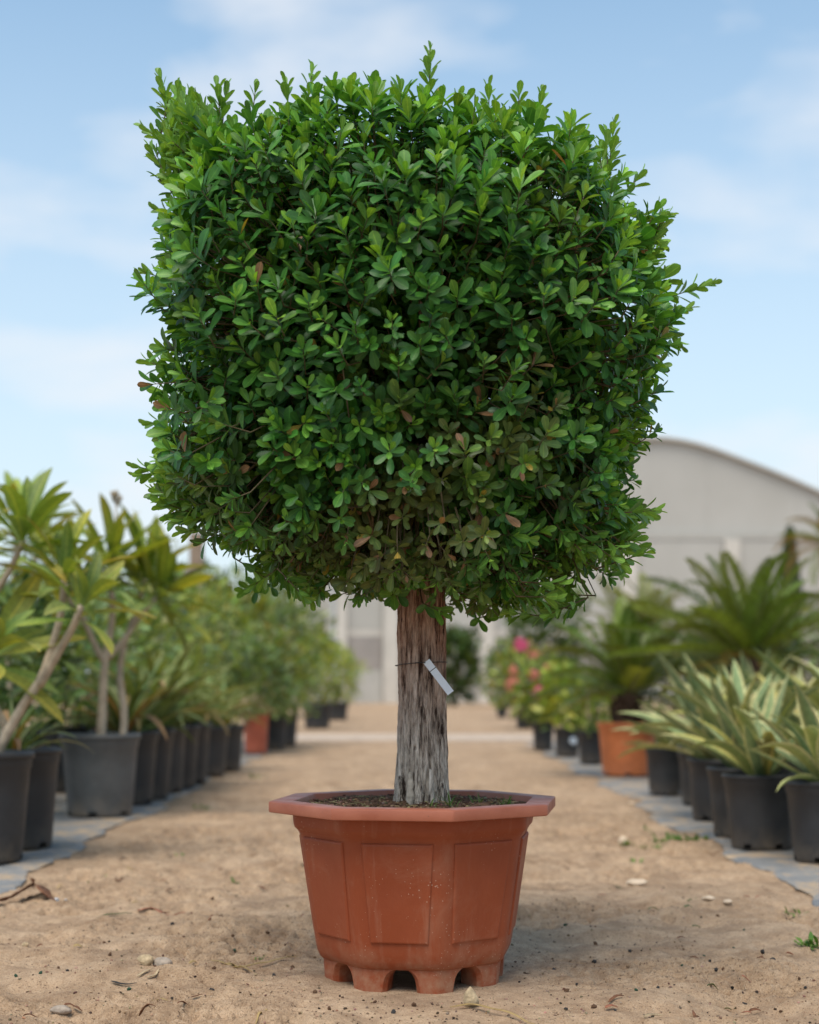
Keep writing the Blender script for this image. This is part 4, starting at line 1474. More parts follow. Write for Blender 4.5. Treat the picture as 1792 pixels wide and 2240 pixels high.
pF = [nursery_pot(601, 1643, .29, .12, 'black', 'small black pot just behind the brick red pot'), nursery_pot(624, 1635, .30, .13, 'black', 'small black pot, second in line behind the brick red pot'),
      nursery_pot(694, 1596, .33, .20, 'black', 'wide black pot past the pale strip, under a yellow-green bush'), nursery_pot(738, 1577, .30, .19, 'black', 'farthest wide black pot towards the greenhouse, under a yellow-green bush')]

yL1 = pL1.y


def loc(px, py, dy, pot):
    """a point of the photograph at the pot's distance (+dy), relative to the pot's soil"""
    return tuple(at(px, py, pot.y + dy) - pot)


plumeria(pL1, 'forked plumeria with several leaning stems at the open end of its row',
         [([(0.02, 0, -0.05), loc(18, 1600, 0, pL1), loc(60, 1530, 0, pL1), loc(92, 1480, 0, pL1), loc(118, 1400, .02, pL1), loc(135, 1335, .05, pL1), loc(140, 1260, .08, pL1)], .024, .015),
          ([loc(86, 1500, 0, pL1), loc(120, 1440, -.03, pL1), loc(160, 1370, -.06, pL1), loc(178, 1325, -.08, pL1)], .021, .015),
          ([(0.0, 0.01, -0.05), loc(10, 1600, .03, pL1), loc(-12, 1540, .06, pL1), loc(-22, 1440, .04, pL1)], .022, .014),
          ([loc(20, 1600, .02, pL1), loc(-40, 1500, .12, pL1), loc(-30, 1340, .16, pL1), loc(20, 1250, .16, pL1), loc(52, 1180, .16, pL1)], .020, .014)],
         [(loc(140, 1262, .08, pL1), (0.1, 0, 1), 15, 0.85), (loc(180, 1322, -.08, pL1), (0.45, -0.2, 1), 12, 0.72), (loc(-26, 1430, .03, pL1), (0.55, -0.35, 0.75), 14, 1.05), (loc(54, 1176, .16, pL1), (0.15, 0, 1), 18, 0.95)])
plumeria(pL3, 'straight-stemmed plumeria branching into three in the dusty grey pot',
         [([(0, 0, -0.05), loc(224, 1560, 0, pL3), loc(226, 1500, 0, pL3), loc(232, 1430, 0, pL3), loc(244, 1370, 0.02, pL3), loc(246, 1300, 0.03, pL3), loc(240, 1240, 0.03, pL3)], .029, .018),
          ([loc(230, 1450, 0, pL3), loc(205, 1405, -.03, pL3), loc(182, 1352, -.06, pL3), loc(150, 1305, -.08, pL3), loc(166, 1270, -.08, pL3)], .022, .016),
          ([loc(236, 1440, 0, pL3), loc(275, 1395, .04, pL3), loc(308, 1345, .08, pL3), loc(345, 1305, .1, pL3)], .021, .015),
          ([(0.09, 0.06, -0.05), loc(272, 1560, .1, pL3), loc(262, 1480, .12, pL3), loc(272, 1410, .14, pL3), loc(300, 1330, .2, pL3), loc(318, 1265, .2, pL3)], .024, .016)],
         [(loc(240, 1236, .03, pL3), (0.0, 0, 1), 18, 1.12), (loc(166, 1268, -.08, pL3), (-0.2, -0.1, 1), 16, 1.05), (loc(347, 1300, .1, pL3), (0.45, 0, 1), 16, 1.05), (loc(318, 1262, .2, pL3), (0.25, 0.1, 1), 15, 1.1)])
# spent flower stalk above the plumeria
st = empty('flower_stalk', tuple(at(252, 1215, pL3.y + .03)), 'dry flower stalk standing above the straight-stemmed plumeria', 'flower stalk')
limb(st, [(0, 0, -0.02), (0.004, 0, .12), tuple(at(255, 1092, pL3.y) - at(252, 1215, pL3.y))], .006, .004, plum_bark, 'stalk')
dry_m = simple_mat('dry_flower', (0.30, 0.24, 0.16), 0.9, 0.3, 30, 0.1)
for k in range(5):
    V, F = rock_template(1, k, 0.4)
    q = at(248 + 7 * (k % 3), 1080 + 10 * (k // 2), pL3.y) - at(252, 1215, pL3.y)
    obj('bud', V * np.array([.014, .014, .02]), F, dry_m, st, loc=(q.x, q.y + .01 * (k - 2), q.z))


# bushes with many small leaves ------------------------------------
bush_leaf = leaf_mat('bush_leaf', rough=0.45, trans=0.28, rib=0.0, tcol=(1.7, 1.55, 0.4))
stem_m = simple_mat('bush_stem', (0.16, 0.12, 0.075), 0.85, 0.3, 20, 0.2)
rb_ = np.random.default_rng(77)


def foliage_arrays(n, rad, rng, L, W, cols, fill=0.5, up=0.5, lump=0.25, seed=0):
    D = unit(rng.normal(0, 1, (n, 3)))
    lum = 1 + lump * 2 * fbm(D[:, 0] * 2.2 + seed * 3.1 + D[:, 1], D[:, 2] * 2.2 - D[:, 1] * 1.3, 400 + seed, 3)
    r_ = rng.uniform(fill, 1.0, n) ** 0.6 * lum
    P = D * r_[:, None] * np.array(rad)
    Y = unit(D + np.array([0, 0, up]) + rng.normal(0, 0.5, (n, 3)))
    X_, Y_, Z_ = frames(Y, rng.normal(0, 0.5, (n, 3)) + np.array([0, -0.2, 1.0]))
    Ls = L * rng.uniform(0.7, 1.3, n)
    return P, X_, Y_, Z_, Ls, W * rng.uniform(0.8, 1.2, n), rng.uniform(0, 0.3, n), jitter_cols(cols, n, rng, 0.22)


def bush(name, base, label, cat, rad, zc, n, L, W, cols, nstem=4, fill=0.35, up=0.5, group=None, seed=0, flowers=None, lump=0.25, trunk_r=None):
    o = empty(name, tuple(base), label, cat, group)
    P, X_, Y_, Z_, Ls, Ws, bd, cc = foliage_arrays(n, rad, rb_, L, W, cols, fill, up, lump, seed)
    P = P + np.array([0, 0, zc])
    keep = P[:, 2] > 0.01
    V, q, lc = leaf_batch(P[keep], X_[keep], Y_[keep], Z_[keep], Ls[keep], Ws[keep], bd[keep], 0.25, LANCE_W)
    tag(link('crown' if trunk_r else 'foliage', batch_to_mesh('foliage', V, q, lc, cc[keep], bush_leaf), o), kind='stuff')
    if trunk_r:
        limb(o, [(0, 0, -0.08), (0.02, 0, zc * .4), (0, 0.02, zc)], trunk_r, trunk_r * .5, stem_m, 'trunk')
    for k in range(nstem):
        a_ = k * 2.4 + seed
        e = np.array([math.cos(a_) * rad[0] * .55, math.sin(a_) * rad[1] * .55, zc + rad[2] * (0.1 + 0.12 * k)])
        s0 = np.array([math.cos(a_) * .012, math.sin(a_) * .012, -0.03 if not trunk_r else zc * .5])
        limb(o, [s0, (s0 + e) / 2 + np.array([0, 0, .05]), e], .008 if not trunk_r else trunk_r * .5, .003, stem_m, 'stem' if not trunk_r else 'branch', 8)
    for k, (fp, fr, fm) in enumerate(flowers or []):
        Vf, Ff = [], []
        n0 = 0
        for j in range(26):
            dv = unit(rb_.normal(0, 1, 3) + np.array([0, -0.3, 0.5]))
            p = dv * fr * rb_.uniform(0.5, 1)
            a_ = unit(np.cross(dv, rb_.normal(0, 1, 3))); b2 = np.cross(dv, a_)
            s = fr * 0.42
            for g in range(4):
                e1 = math.cos(g * 1.571) * a_ + math.sin(g * 1.571) * b2
                e2 = math.cos(g * 1.571 + 0.9) * a_ + math.sin(g * 1.571 + 0.9) * b2
                Vf += [p, p + e1 * s + dv * s * .3, p + (e1 + e2) * s * .75 + dv * s * .25, p + e2 * s + dv * s * .3]
                Ff.append((n0, n0 + 1, n0 + 2, n0 + 3)); n0 += 4
        obj('flower_head', np.array(Vf), Ff, fm, o, loc=tuple(fp))
    return o


# strappy fountain plants standing in the tall black pots
strap_m = leaf_mat('strap_leaf', rough=0.4, trans=0.25, rib=0.25, ribw=0.2, rand=0.8, tcol=(1.6, 1.5, 0.4))
PROF_STRAP = [(0, .55), (.2, .85), (.5, 1.0), (.8, .7), (.95, .25), (1, .03)]
STRAP = [strap_mesh('strap_leaf', 0.50, 0.036, PROF_STRAP, dr, 0.35, strap_m, c_, 10, 3, t_, 0.0, s_) for dr, c_, t_, s_ in
         ((0.8, (0.12, 0.16, 0.05), (0.16, 0.19, 0.06), 1), (1.3, (0.10, 0.145, 0.055), (0.15, 0.18, 0.06), 2), (0.5, (0.11, 0.17, 0.065), (0.17, 0.21, 0.075), 3), (1.5, (0.22, 0.17, 0.07), (0.27, 0.20, 0.09), 4), (1.1, (0.15, 0.20, 0.085), (0.22, 0.26, 0.11), 5))]
rs_ = np.random.default_rng(41)


def fountain(pot, label, n, scale, inc0=8, inc1=95, meshes=None, name='strap_leaved_plant', cat='plant', sb=0.03):
    o = empty(name, tuple(pot), label, cat)
    rosette(o, (0, 0, 0.0), (0, 0, 1), n, meshes or STRAP, rs_, inc0, inc1, scale, sb, 'leaf', 0.2)
    return o


for k, p in enumerate(pL):
    fountain(p, 'arching strap-leaved plant in the %s tall black pot behind the grey pot' % ORD[k], 40, 1.05 + 0.08 * (k % 3), 6, 58)
fountain(pL2, 'low strap-leaved plant in the pot between the two plumerias', 24, 0.62, 10, 55)
fountain(pM[0], 'olive strap-leaved plant, second in line before the brick red pot', 36, 0.95, 6, 58)
fountain(pM[1], 'olive strap-leaved plant right before the brick red pot', 36, 0.9, 6, 58)
YG = [(0.15, 0.20, 0.045), (0.18, 0.22, 0.05), (0.09, 0.14, 0.04), (0.22, 0.235, 0.055)]
GG = [(0.115, 0.175, 0.06), (0.16, 0.22, 0.08), (0.085, 0.135, 0.05)]
DG = [(0.045, 0.080, 0.023), (0.062, 0.105, 0.028), (0.085, 0.13, 0.034)]
BG = [(0.27, 0.33, 0.045), (0.34, 0.37, 0.055), (0.19, 0.26, 0.045)]
bush('leafy_bush', pB, 'blue-green bush in the slim brick red pot', 'bush', (.32, .32, .34), .30, 900, .075, .030, GG, seed=1)
bush('leafy_bush', pF[0], 'yellow-green bush in the small pot just behind the brick red one', 'bush', (.30, .30, .45), .42, 900, .07, .03, YG, seed=2)
bush('leafy_bush', pF[1], 'tall pale green bush, second behind the brick red pot', 'bush', (.34, .34, .58), .55, 1000, .07, .03, GG + YG, seed=3)
bush('leafy_bush', pF[2], 'bright yellow-green bush past the pale strip', 'bush', (.42, .42, .52), .50, 1200, .08, .035, BG + YG, seed=4)
bush('leafy_bush', pF[3], 'bright yellow-green bush farthest towards the greenhouse', 'bush', (.42, .42, .50), .48, 1000, .08, .035, BG, seed=5)
# second row, behind the first: dark pots with taller bushes
row2 = [(-2.05, 6.2), (-2.02, 7.1), (-2.05, 8.0), (-2.0, 9.0), (-1.98, 10.1), (-1.95, 11.3), (-1.95, 12.6), (-1.9, 14.0), (-1.95, 15.5)]
desc2 = ['leafy three-armed plumeria directly behind the forked plumeria', 'dark green bush directly behind the dusty grey pot', 'taller three-armed plumeria behind the first strap-leaved plant', 'dense green bush behind the third strap-leaved plant', 'broad pale green bush behind the fifth strap-leaved plant',
         'fine-leaved green bush behind the two medium black pots', 'tall light green bush behind the brick red pot', 'tall yellowish bush behind the small black pots', 'tall grey-green bush beside the pale strip']
tall = [(.42, .40, .36), (.46, .4, .45), (.45, .4, .36), (.42, .4, .40), (.46, .45, .50), (.45, .45, .60), (.5, .45, .70), (.5, .5, .66), (.5, .5, .60)]
pal2 = [DG, DG, DG + GG, GG, GG + YG, YG + GG, YG, YG, GG]
for k, ((x, y), ds_, rd, pl) in enumerate(zip(row2, desc2, tall, pal2)):
    p = nursery_pot(0, 0, .37, .19, 'black', 'black pot under the ' + ds_.split(' behind')[0].split(' directly')[0].split(' beside')[0] + (', %s in the rear row' % ORD[k] if k < 8 else ', last in the rear row'), world=(x, y))
    if k in (0, 2):
        a0_, h0_ = (0.3, 0.78) if k == 0 else (-0.2, 0.92)
        plumeria(p, ds_, [([(0, 0, -.05), (.02, .02, h0_ * .3), (.0, .0, h0_ * .55)], .026, .022), ([(.0, .0, h0_ * .53), (-.14, .03, h0_ * .75), (-.22, .02, h0_)], .019, .014), ([(.0, .0, h0_ * .53), (.12, -.03, h0_ * .8), (.2 + a0_ * .2, -.02, h0_ * 1.02)], .019, .014), ([(.0, 0, h0_ * .53), (.02, .08, h0_ * .9), (.04, .05, h0_ * 1.2)], .019, .014)],
                 [((-.22, .02, h0_), (-.3, 0, 1), 15, 1.0), ((.2 + a0_ * .2, -.02, h0_ * 1.02), (.3, -.1, 1), 15, 1.0), ((.04, .05, h0_ * 1.2), (0, 0, 1), 16, 1.0), ((0, -.02, h0_ * .62), (.1, -.6, .8), 10, .8)])
        continue
    bush('leafy_bush', p, ds_, 'bush', rd, rd[2] * 0.92, 1100, .085, .036, [tuple(c_ * 1.25 for c_ in q_) for q_ in pl], seed=10 + k)

# timber post and far trees on that side
timber = simple_mat('weathered_timber', (0.25, 0.19, 0.14), 0.9, 0.25, 9, 0.2, 0.4, 40)
pp = at(430, 1490, 21); pz = at(430, 1165, 21).z
po = empty('timber_post', (pp.x, 21, gz(pp.x, 21)), 'weathered brown timber post with a short cross arm among the far bushes', 'post')
Vt, Ft = box(-.085, .085, -.085, .085, -0.1, pz)
obj('post', Vt, Ft, timber, po, smooth=False)
Vt, Ft = box(-.36, -.086, -.05, .05, pz - .62, pz - .50)
obj('cross_arm', Vt, Ft, timber, po, smooth=False)

far = [((-11.5, 30), 2.2, 1.5, DG, 'dark rounded tree far behind the forked plumeria'), ((-8.6, 33), 2.0, 1.3, GG, 'broad grey-green tree far beyond the plumerias'), ((-6.3, 28), 1.9, 1.15, DG + GG, 'dense green tree far behind the straight-stemmed plumeria'),
       ((-4.5, 31), 2.2, 1.2, GG, 'light green tree beyond the timber post'), ((-3.0, 27), 1.75, 1.0, YG, 'yellow-green tree beyond the rear row of bushes'), ((-3.1, 37), 2.3, 1.1, YG + GG, 'feathery green tree near the greenhouse corner'), ((-5.4, 40), 2.8, 1.5, GG, 'tall pale tree left standing clear of the greenhouse corner'),
       ((3.05, 36), 2.0, 1.0, DG, 'very dark round tree in front of the greenhouse door'), ((1.15, 40), 1.5, 0.62, DG, 'narrow dark bush beside the white greenhouse post'),
       ((6.3, 30), 1.7, 1.0, YG, 'pale yellow-green tree in front of the greenhouse panels'), ((9.4, 32), 1.6, 1.2, GG, 'grey-green tree in front of the greenhouse side'), ((-15, 34), 2.4, 1.9, GG, 'wide spreading tree at the far edge of the nursery')]
for k, ((x, y), hc, r_, pl, lb) in enumerate(far):
    bush('round_tree', (x, y, gz(x, y)), lb.replace('left standing', 'standing'), 'tree', (r_, r_, hc * .58), hc * .72, 1000, .24, .11, pl, nstem=5, seed=30 + k, lump=0.4, trunk_r=.07)

# ================================================================== RIGHT ROW
agave_m = leaf_mat('agave_leaf', rough=0.45, trans=0.12, rib=0.0, margin=((0.50, 0.48, 0.24), 0.68), rand=0.5, spec=0.35, tcol=(1.4, 1.3, 0.5))
agave_y = leaf_mat('yellow_agave_leaf', rough=0.45, trans=0.15, rib=0.0, margin=((0.46, 0.42, 0.13), 0.45), rand=0.5, spec=0.35, tcol=(1.4, 1.3, 0.4))
PROF_AG = [(0, .85), (.12, .72), (.35, .92), (.55, 1.0), (.78, .66), (.93, .26), (1, .03)]
AG = [strap_mesh('agave_leaf', 0.42, 0.056, PROF_AG, dr, 0.55, mt, c_, 10, 5, t_, 0.05, s_, cu) for dr, mt, c_, t_, s_, cu in
      ((0.30, agave_m, (0.155, 0.235, 0.105), (0.20, 0.27, 0.13), 1, 0.2), (0.65, agave_m, (0.19, 0.25, 0.115), (0.25, 0.29, 0.13), 2, -0.3), (1.05, agave_m, (0.22, 0.265, 0.105), (0.30, 0.31, 0.12), 3, 0.5), (0.5, agave_y, (0.19, 0.235, 0.08), (0.27, 0.27, 0.085), 4, -0.4), (0.15, agave_m, (0.155, 0.22, 0.115), (0.21, 0.26, 0.135), 5, 0.1))]
pR1 = nursery_pot(1812, 1900, .282, .148, 'black', 'low black pot with agave at the open end of the agave row')
pR2 = nursery_pot(1667, 1866, .281, .146, 'black', 'low wide black pot with notched foot, second in the agave row')
pR3 = nursery_pot(1624, 1842, .280, .143, 'black', 'low black pot, third from the open end of the agave row')
pR4 = nursery_pot(1570, 1803, .276, .143, 'black', 'low black pot, fourth from the open end of the agave row')
pR5 = nursery_pot(1541, 1768, .270, .140, 'black', 'low black pot, fifth from the open end of the agave row')
pR6 = nursery_pot(1456, 1746, .262, .112, 'black', 'narrow black pot with agave right before the orange terracotta pot')
pT = nursery_pot(1372, 1703, .350, .205, 'terra', 'large orange terracotta pot holding the cycad', name='terracotta_pot')
pS = [nursery_pot(1293, 1676, .25, .105, 'black', 'slim black pot with a wooden stake just behind the orange pot'), nursery_pot(1240, 1659, .24, .115, 'black', 'small black pot with a white tag, second behind the orange pot'),
      nursery_pot(1188, 1644, .27, .105, 'black', 'small black pot under the pink flowering bush'), nursery_pot(1148, 1595, .21, .13, 'black', 'small black pot past the pale strip, under a red-tinged bush'),
      nursery_pot(1098, 1571, .24, .10, 'black', 'tiny black pot closest to the white greenhouse post')]
ra_ = np.random.default_rng(51)


def agave(pot, label, n, scale, inc1=85, dz=0.0):
    o = empty('agave', (pot[0], pot[1], pot[2] + dz), label, 'agave')
    rosette(o, (0, 0, 0), (ra_.normal(0, .06), ra_.normal(0, .06), 1), n, AG, ra_, 6, inc1, scale, 0.028, 'leaf', 0.2)
    return o


agave(pR1, 'bright yellow-edged agave at the open end of the agave row', 28, 0.95, 66)
agave(pR2, 'upright cream-edged agave in the low wide pot with notched foot', 24, 0.95, 56)
agave(pR3, 'tall cream-edged agave in the third pot of the agave row', 26, 1.15, 58)
agave(pR4, 'tall cream-edged agave in the fourth pot of the agave row', 28, 1.25, 60)
agave(pR5, 'arching pale agave in the fifth pot of the agave row', 26, 1.05, 56)
agave(pR6, 'drooping yellowish agave in the narrow pot before the orange one', 18, 0.55, 66)
back = [(1.82, 5.75), (1.86, 6.55), (1.82, 7.45), (1.86, 8.4), (2.32, 6.9), (2.36, 8.0)]
bl = ['first', 'second', 'third', 'fourth']
for k, (x, y) in enumerate(back):
    where = 'the %s pot in the rank behind the agave row' % bl[k] if k < 4 else 'the %s pot in the rearmost rank of agaves' % bl[k - 4]
    p = nursery_pot(0, 0, .282, .146, 'black', 'low black pot, ' + where.replace('the ', '', 1).replace(' pot in', ' in'), world=(x, y))
    agave(p, 'cream-edged agave in ' + where, 28, 1.3 + 0.12 * (k % 2) + (0.15 if k > 3 else 0), 62)

# cycads
cyc_m = leaf_mat('cycad_frond', rough=0.4, trans=0.15, rib=0.0, rand=0.5, tcol=(1.6, 1.5, 0.3), spec=0.5)
FR = [frond_mesh('frond', 0.72, dr, cyc_m, c_, 48, .15, .0115, s_) for dr, c_, s_ in ((0.5, (0.13, 0.185, 0.022), 1), (0.9, (0.105, 0.155, 0.022), 2), (1.25, (0.11, 0.145, 0.026), 3), (0.3, (0.155, 0.21, 0.024), 4))]
FRY = [frond_mesh('frond', 0.72, dr, cyc_m, c_, 40, .15, .013, s_, rcol=(0.3, 0.2, 0.05)) for dr, c_, s_ in ((1.4, (0.24, 0.15, 0.03), 5), (1.1, (0.22, 0.17, 0.04), 6))]
stump_m = simple_mat('cycad_stump', (0.085, 0.052, 0.034), 0.95, 0.5, 25, 0.1, 1.0, 40)
rc_ = np.random.default_rng(61)


def cycad(base, label, stump_h, stump_r, n, scale, inc1=82, dry=3):
    o = empty('cycad', tuple(base), label, 'cycad')
    prof = [(stump_r * .9, -0.03), (stump_r * 1.05, stump_h * .2), (stump_r, stump_h * .6), (stump_r * .85, stump_h * .9), (stump_r * .4, stump_h + .02), (0.004, stump_h + .03)]
    V, F = lathe(prof, 28)
    V[:, :2] *= (1 + 0.10 * np.sin(np.arange(len(V)) * 2.1))[:, None]
    obj('stump', V, F, stump_m, o)
    # leaf-base scales round the stump
    for k in range(36):
        a_ = k * 2.4; z = stump_h * (0.08 + 0.85 * k / 36)
        V, F = tube([(math.cos(a_) * stump_r * .9, math.sin(a_) * stump_r * .9, z), (math.cos(a_) * stump_r * 1.15, math.sin(a_) * stump_r * 1.15, z + .02), (math.cos(a_) * stump_r * 1.32, math.sin(a_) * stump_r * 1.32, z + .055)], [.014, .012, .004], 5)
        obj('leaf_base', V, F, stump_m, o)
    rosette(o, (0, 0, stump_h), (0, 0, 1), n, FR, rc_, 10, inc1, scale, stump_r * .5, 'frond', 0.12)
    rosette(o, (0, 0, stump_h - .02), (0, 0, 1), dry, FRY, rc_, 80, 105, scale * .8, stump_r * .7, 'dry_frond', 0.1)
    return o


cycad(pT, 'dark green cycad with arching fronds in the orange terracotta pot', .22, .088, 34, 0.98, 84, 2)
p2 = nursery_pot(0, 0, .40, .22, 'black', 'big black pot of the large cycad behind the agaves', world=((1640 - CX) / F_PX * 9.8, 9.8))
cycad(p2, 'large bright green cycad rising behind the agaves', .40, .12, 40, 1.12, 88, 5)
p3 = nursery_pot(0, 0, .40, .22, 'black', 'black pot of the cycad standing farthest out behind the agave ranks', world=(3.15, 9.2))
cycad(p3, 'small cycad with yellowing fronds out behind the agave ranks', .42, .11, 26, 1.0, 88, 6)
# pale feathery palm behind
fe_m = leaf_mat('feather_frond', rough=0.5, trans=0.3, rib=0.0, rand=0.4, tcol=(1.5, 1.45, 0.5))
FE = [frond_mesh('frond', 1.1, dr, fe_m, c_, 40, .20, .022, s_, 0.3) for dr, c_, s_ in ((0.8, (0.16, 0.19, 0.06), 1), (1.3, (0.14, 0.18, 0.065), 2), (0.5, (0.18, 0.20, 0.06), 3))]
fo = empty('feather_palm', ((1405 - CX) / F_PX * 19, 19, gz(2.8, 19)), 'pale feathery palm with thin stems in front of the greenhouse', 'palm')
for k in range(4):
    a_ = k * 1.7
    top = (math.cos(a_) * .16, math.sin(a_) * .16, 1.0 + .1 * k)
    limb(fo, [(math.cos(a_) * .06, math.sin(a_) * .06, -.05), (top[0] * .8, top[1] * .8, .5), top], .022, .015, stem_m, 'stem')
    rosette(fo, top, (math.cos(a_) * .2, math.sin(a_) * .2, 1), 9, FE, rc_, 8, 75, 0.8, .01, 'frond', 0.15)
# palm with a trunk at the edge
pe = empty('fan_palm', (5.35, 20, gz(5.35, 20)), 'tall palm with bare trunk and drooping crown beside the greenhouse', 'palm')
limb(pe, [(0, 0, -.1), (.03, 0, 1.2), (0, 0, 2.35)], .11, .08, timber, 'trunk')
rosette(pe, (0, 0, 2.35), (0, 0, 1), 26, FR + FRY, rc_, 10, 120, 0.95, .03, 'frond', 0.15)
# slender cypress
cy = (1728 - CX) / F_PX * 33
co = empty('cypress', (cy, 33, gz(cy, 33)), 'slender dark cypress standing before the greenhouse wall', 'cypress')
n = 1400
tz = rb_.uniform(0.05, 1, n) ** 0.9
an_ = rb_.uniform(0, 6.28, n)
rr_ = .20 * np.clip(np.minimum(tz * 5, (1 - tz) * 3.2), 0, 1) ** .6 * rb_.uniform(.6, 1.1, n)
P = np.stack([np.cos(an_) * rr_, np.sin(an_) * rr_, tz * 3.7], 1)
Yd = unit(np.stack([np.cos(an_) * .3, np.sin(an_) * .3, np.ones(n)], 1))
X_, Y_, Z_ = frames(Yd, np.stack([np.cos(an_), np.sin(an_), 0 * an_], 1))
V, q, lc_ = leaf_batch(P, X_, Y_, Z_, np.full(n, .22), np.full(n, .06), np.full(n, .05), .2, LANCE_W)
tag(link('crown', batch_to_mesh('crown', V, q, lc_, jitter_cols([(0.05, 0.085, 0.03), (0.04, 0.07, 0.03)], n, rb_), bush_leaf), co), kind='stuff')
limb(co, [(0, 0, -.1), (0, 0, .8), (0, 0, 1.9)], .05, .03, stem_m, 'trunk')

# flowering bushes in the small pots
pink = simple_mat('pink_petal', (0.62, 0.10, 0.20), 0.6, 0.2, 30, 0.2)
coral = simple_mat('coral_petal', (0.55, 0.19, 0.13), 0.6, 0.25, 30, 0.2)


def fl(px, py, pot, r_, m_, dy=-0.1):
    q = at(px, py, pot.y + dy) - pot
    return ((q.x, q.y, q.z), r_, m_)


bush('leafy_bush', pS[0], 'low green bush in the slim pot with the wooden stake', 'bush', (.19, .19, .2), .2, 420, .075, .03, BG + YG, seed=50)
bush('leafy_bush', pS[1], 'upright bright lime green bush, second behind the orange pot', 'bush', (.22, .2, .27), .24, 380, .10, .05, BG, seed=51, up=1.0)
bush('flowering_bush', pS[2], 'lime green bush with a bright pink flower head behind the orange pot', 'bush', (.24, .22, .30), .27, 460, .09, .042, BG + YG, seed=52, flowers=[fl(1180, 1515, pS[2], .062, pink, -.26), fl(1204, 1466, pS[2], .06, coral, -.2), fl(1170, 1478, pS[2], .055, coral, -.2), fl(1214, 1500, pS[2], .04, pink, -.22)])
bush('flowering_bush', pS[3], 'red-tinged flowering bush past the pale strip', 'bush', (.42, .36, .48), .46, 700, .11, .05, BG + YG + [(0.26, 0.18, 0.06)], seed=53, flowers=[fl(1140, 1414, pS[3], .10, pink, -.3), fl(1122, 1500, pS[3], .10, coral, -.4), fl(1168, 1440, pS[3], .085, coral, -.3), fl(1128, 1468, pS[3], .08, coral, -.4), fl(1150, 1480, pS[3], .07, pink, -.4)])
bush('leafy_bush', pS[4], 'small dull green bush closest to the white greenhouse post', 'bush', (.35, .35, .55), .5, 600, .11, .05, GG + YG, seed=54)
bush('leafy_bush', (2.25, 14.2, gz(2.25, 14.2)), 'dark bush growing behind the small flowering pots', 'bush', (.6, .5, .52), .5, 1100, .10, .04, DG + GG, seed=55)
bush('leafy_bush', (2.6, 12.0, gz(2.6, 12)), 'dark leafy bush growing between the two cycads', 'bush', (.55, .5, .45), .42, 1000, .10, .04, DG, seed=56)
bush('leafy_bush', (2.95, 8.0, gz(2.95, 8)), 'dark green bush filling the gap behind the rearmost agaves', 'bush', (.6, .5, .42), .40, 1000, .10, .04, DG, seed=57)
# wooden stake and the white tag
wood_m = simple_mat('stake_wood', (0.46, 0.36, 0.27), 0.85, 0.2, 25, 0.2)
q = at(1285, 1480, pS[0].y) - pS[0]
so = empty('wooden_stake', (pS[0].x + q.x, pS[0].y - .02, pS[0].z), 'pale wooden stake stuck in the slim pot behind the orange one', 'stake')
Vt, Ft = box(-.011, .011, -.009, .009, -.1, q.z)
Vt[4:, 0] += 0.004
obj('stake', Vt, Ft, wood_m, so, smooth=False)
tp = at(1254, 1620, pS[1].y - .125)
to_ = empty('pot_tag', tuple(tp), 'round white tag stuck on the second small pot behind the orange one', 'plant tag')
V, F = lathe([(0.001, 0.0), (.030, 0.0), (.032, .0015), (.030, .003), (.001, .003)], 24)
obj('disc', V, F, tag_m, to_, rot=(R(80), 0, R(20)))

# ================================================================== THINGS LYING ON THE SAND
rd_ = np.random.default_rng(91)
# fine crumbs: nobody could count them
n = 11000
u_ = rd_.uniform(0, 1, n)
cy_ = 2.85 + 5.5 * u_ ** 1.8
cx_ = rd_.uniform(-1, 1, n) * (0.30 * cy_ + 0.05).clip(0, 1.25)
dk = fbm(cx_ * 2.2, cy_ * 2.2, 501, 3) > -0.12
cx_, cy_ = cx_[dk], cy_[dk]
far_ok = np.hypot(cx_ - POT_X, cy_ - POT_Y) > 0.23
cx_, cy_ = cx_[far_ok], cy_[far_ok]
S_ = 0.0009 + 0.0036 * rd_.uniform(0, 1, len(cx_)) ** 3.5
V, F, k = scatter_rocks(np.stack([cx_, cy_, ground_h(cx_, cy_) + S_ * .35], 1), S_, rock_template(1, 8, .4), rd_, .8)
cols = jitter_cols([(0.09, 0.055, 0.034), (0.16, 0.10, 0.062), (0.05, 0.035, 0.026), (0.24, 0.165, 0.105), (0.30, 0.21, 0.14)], len(cx_), rd_, .25)
tag(obj('sand_crumbs', V, F, vcol_m, None, False, col=np.repeat(cols, k, 0)), 'fine brown crumbs and grit strewn over the sandy path', 'grit', kind='stuff')

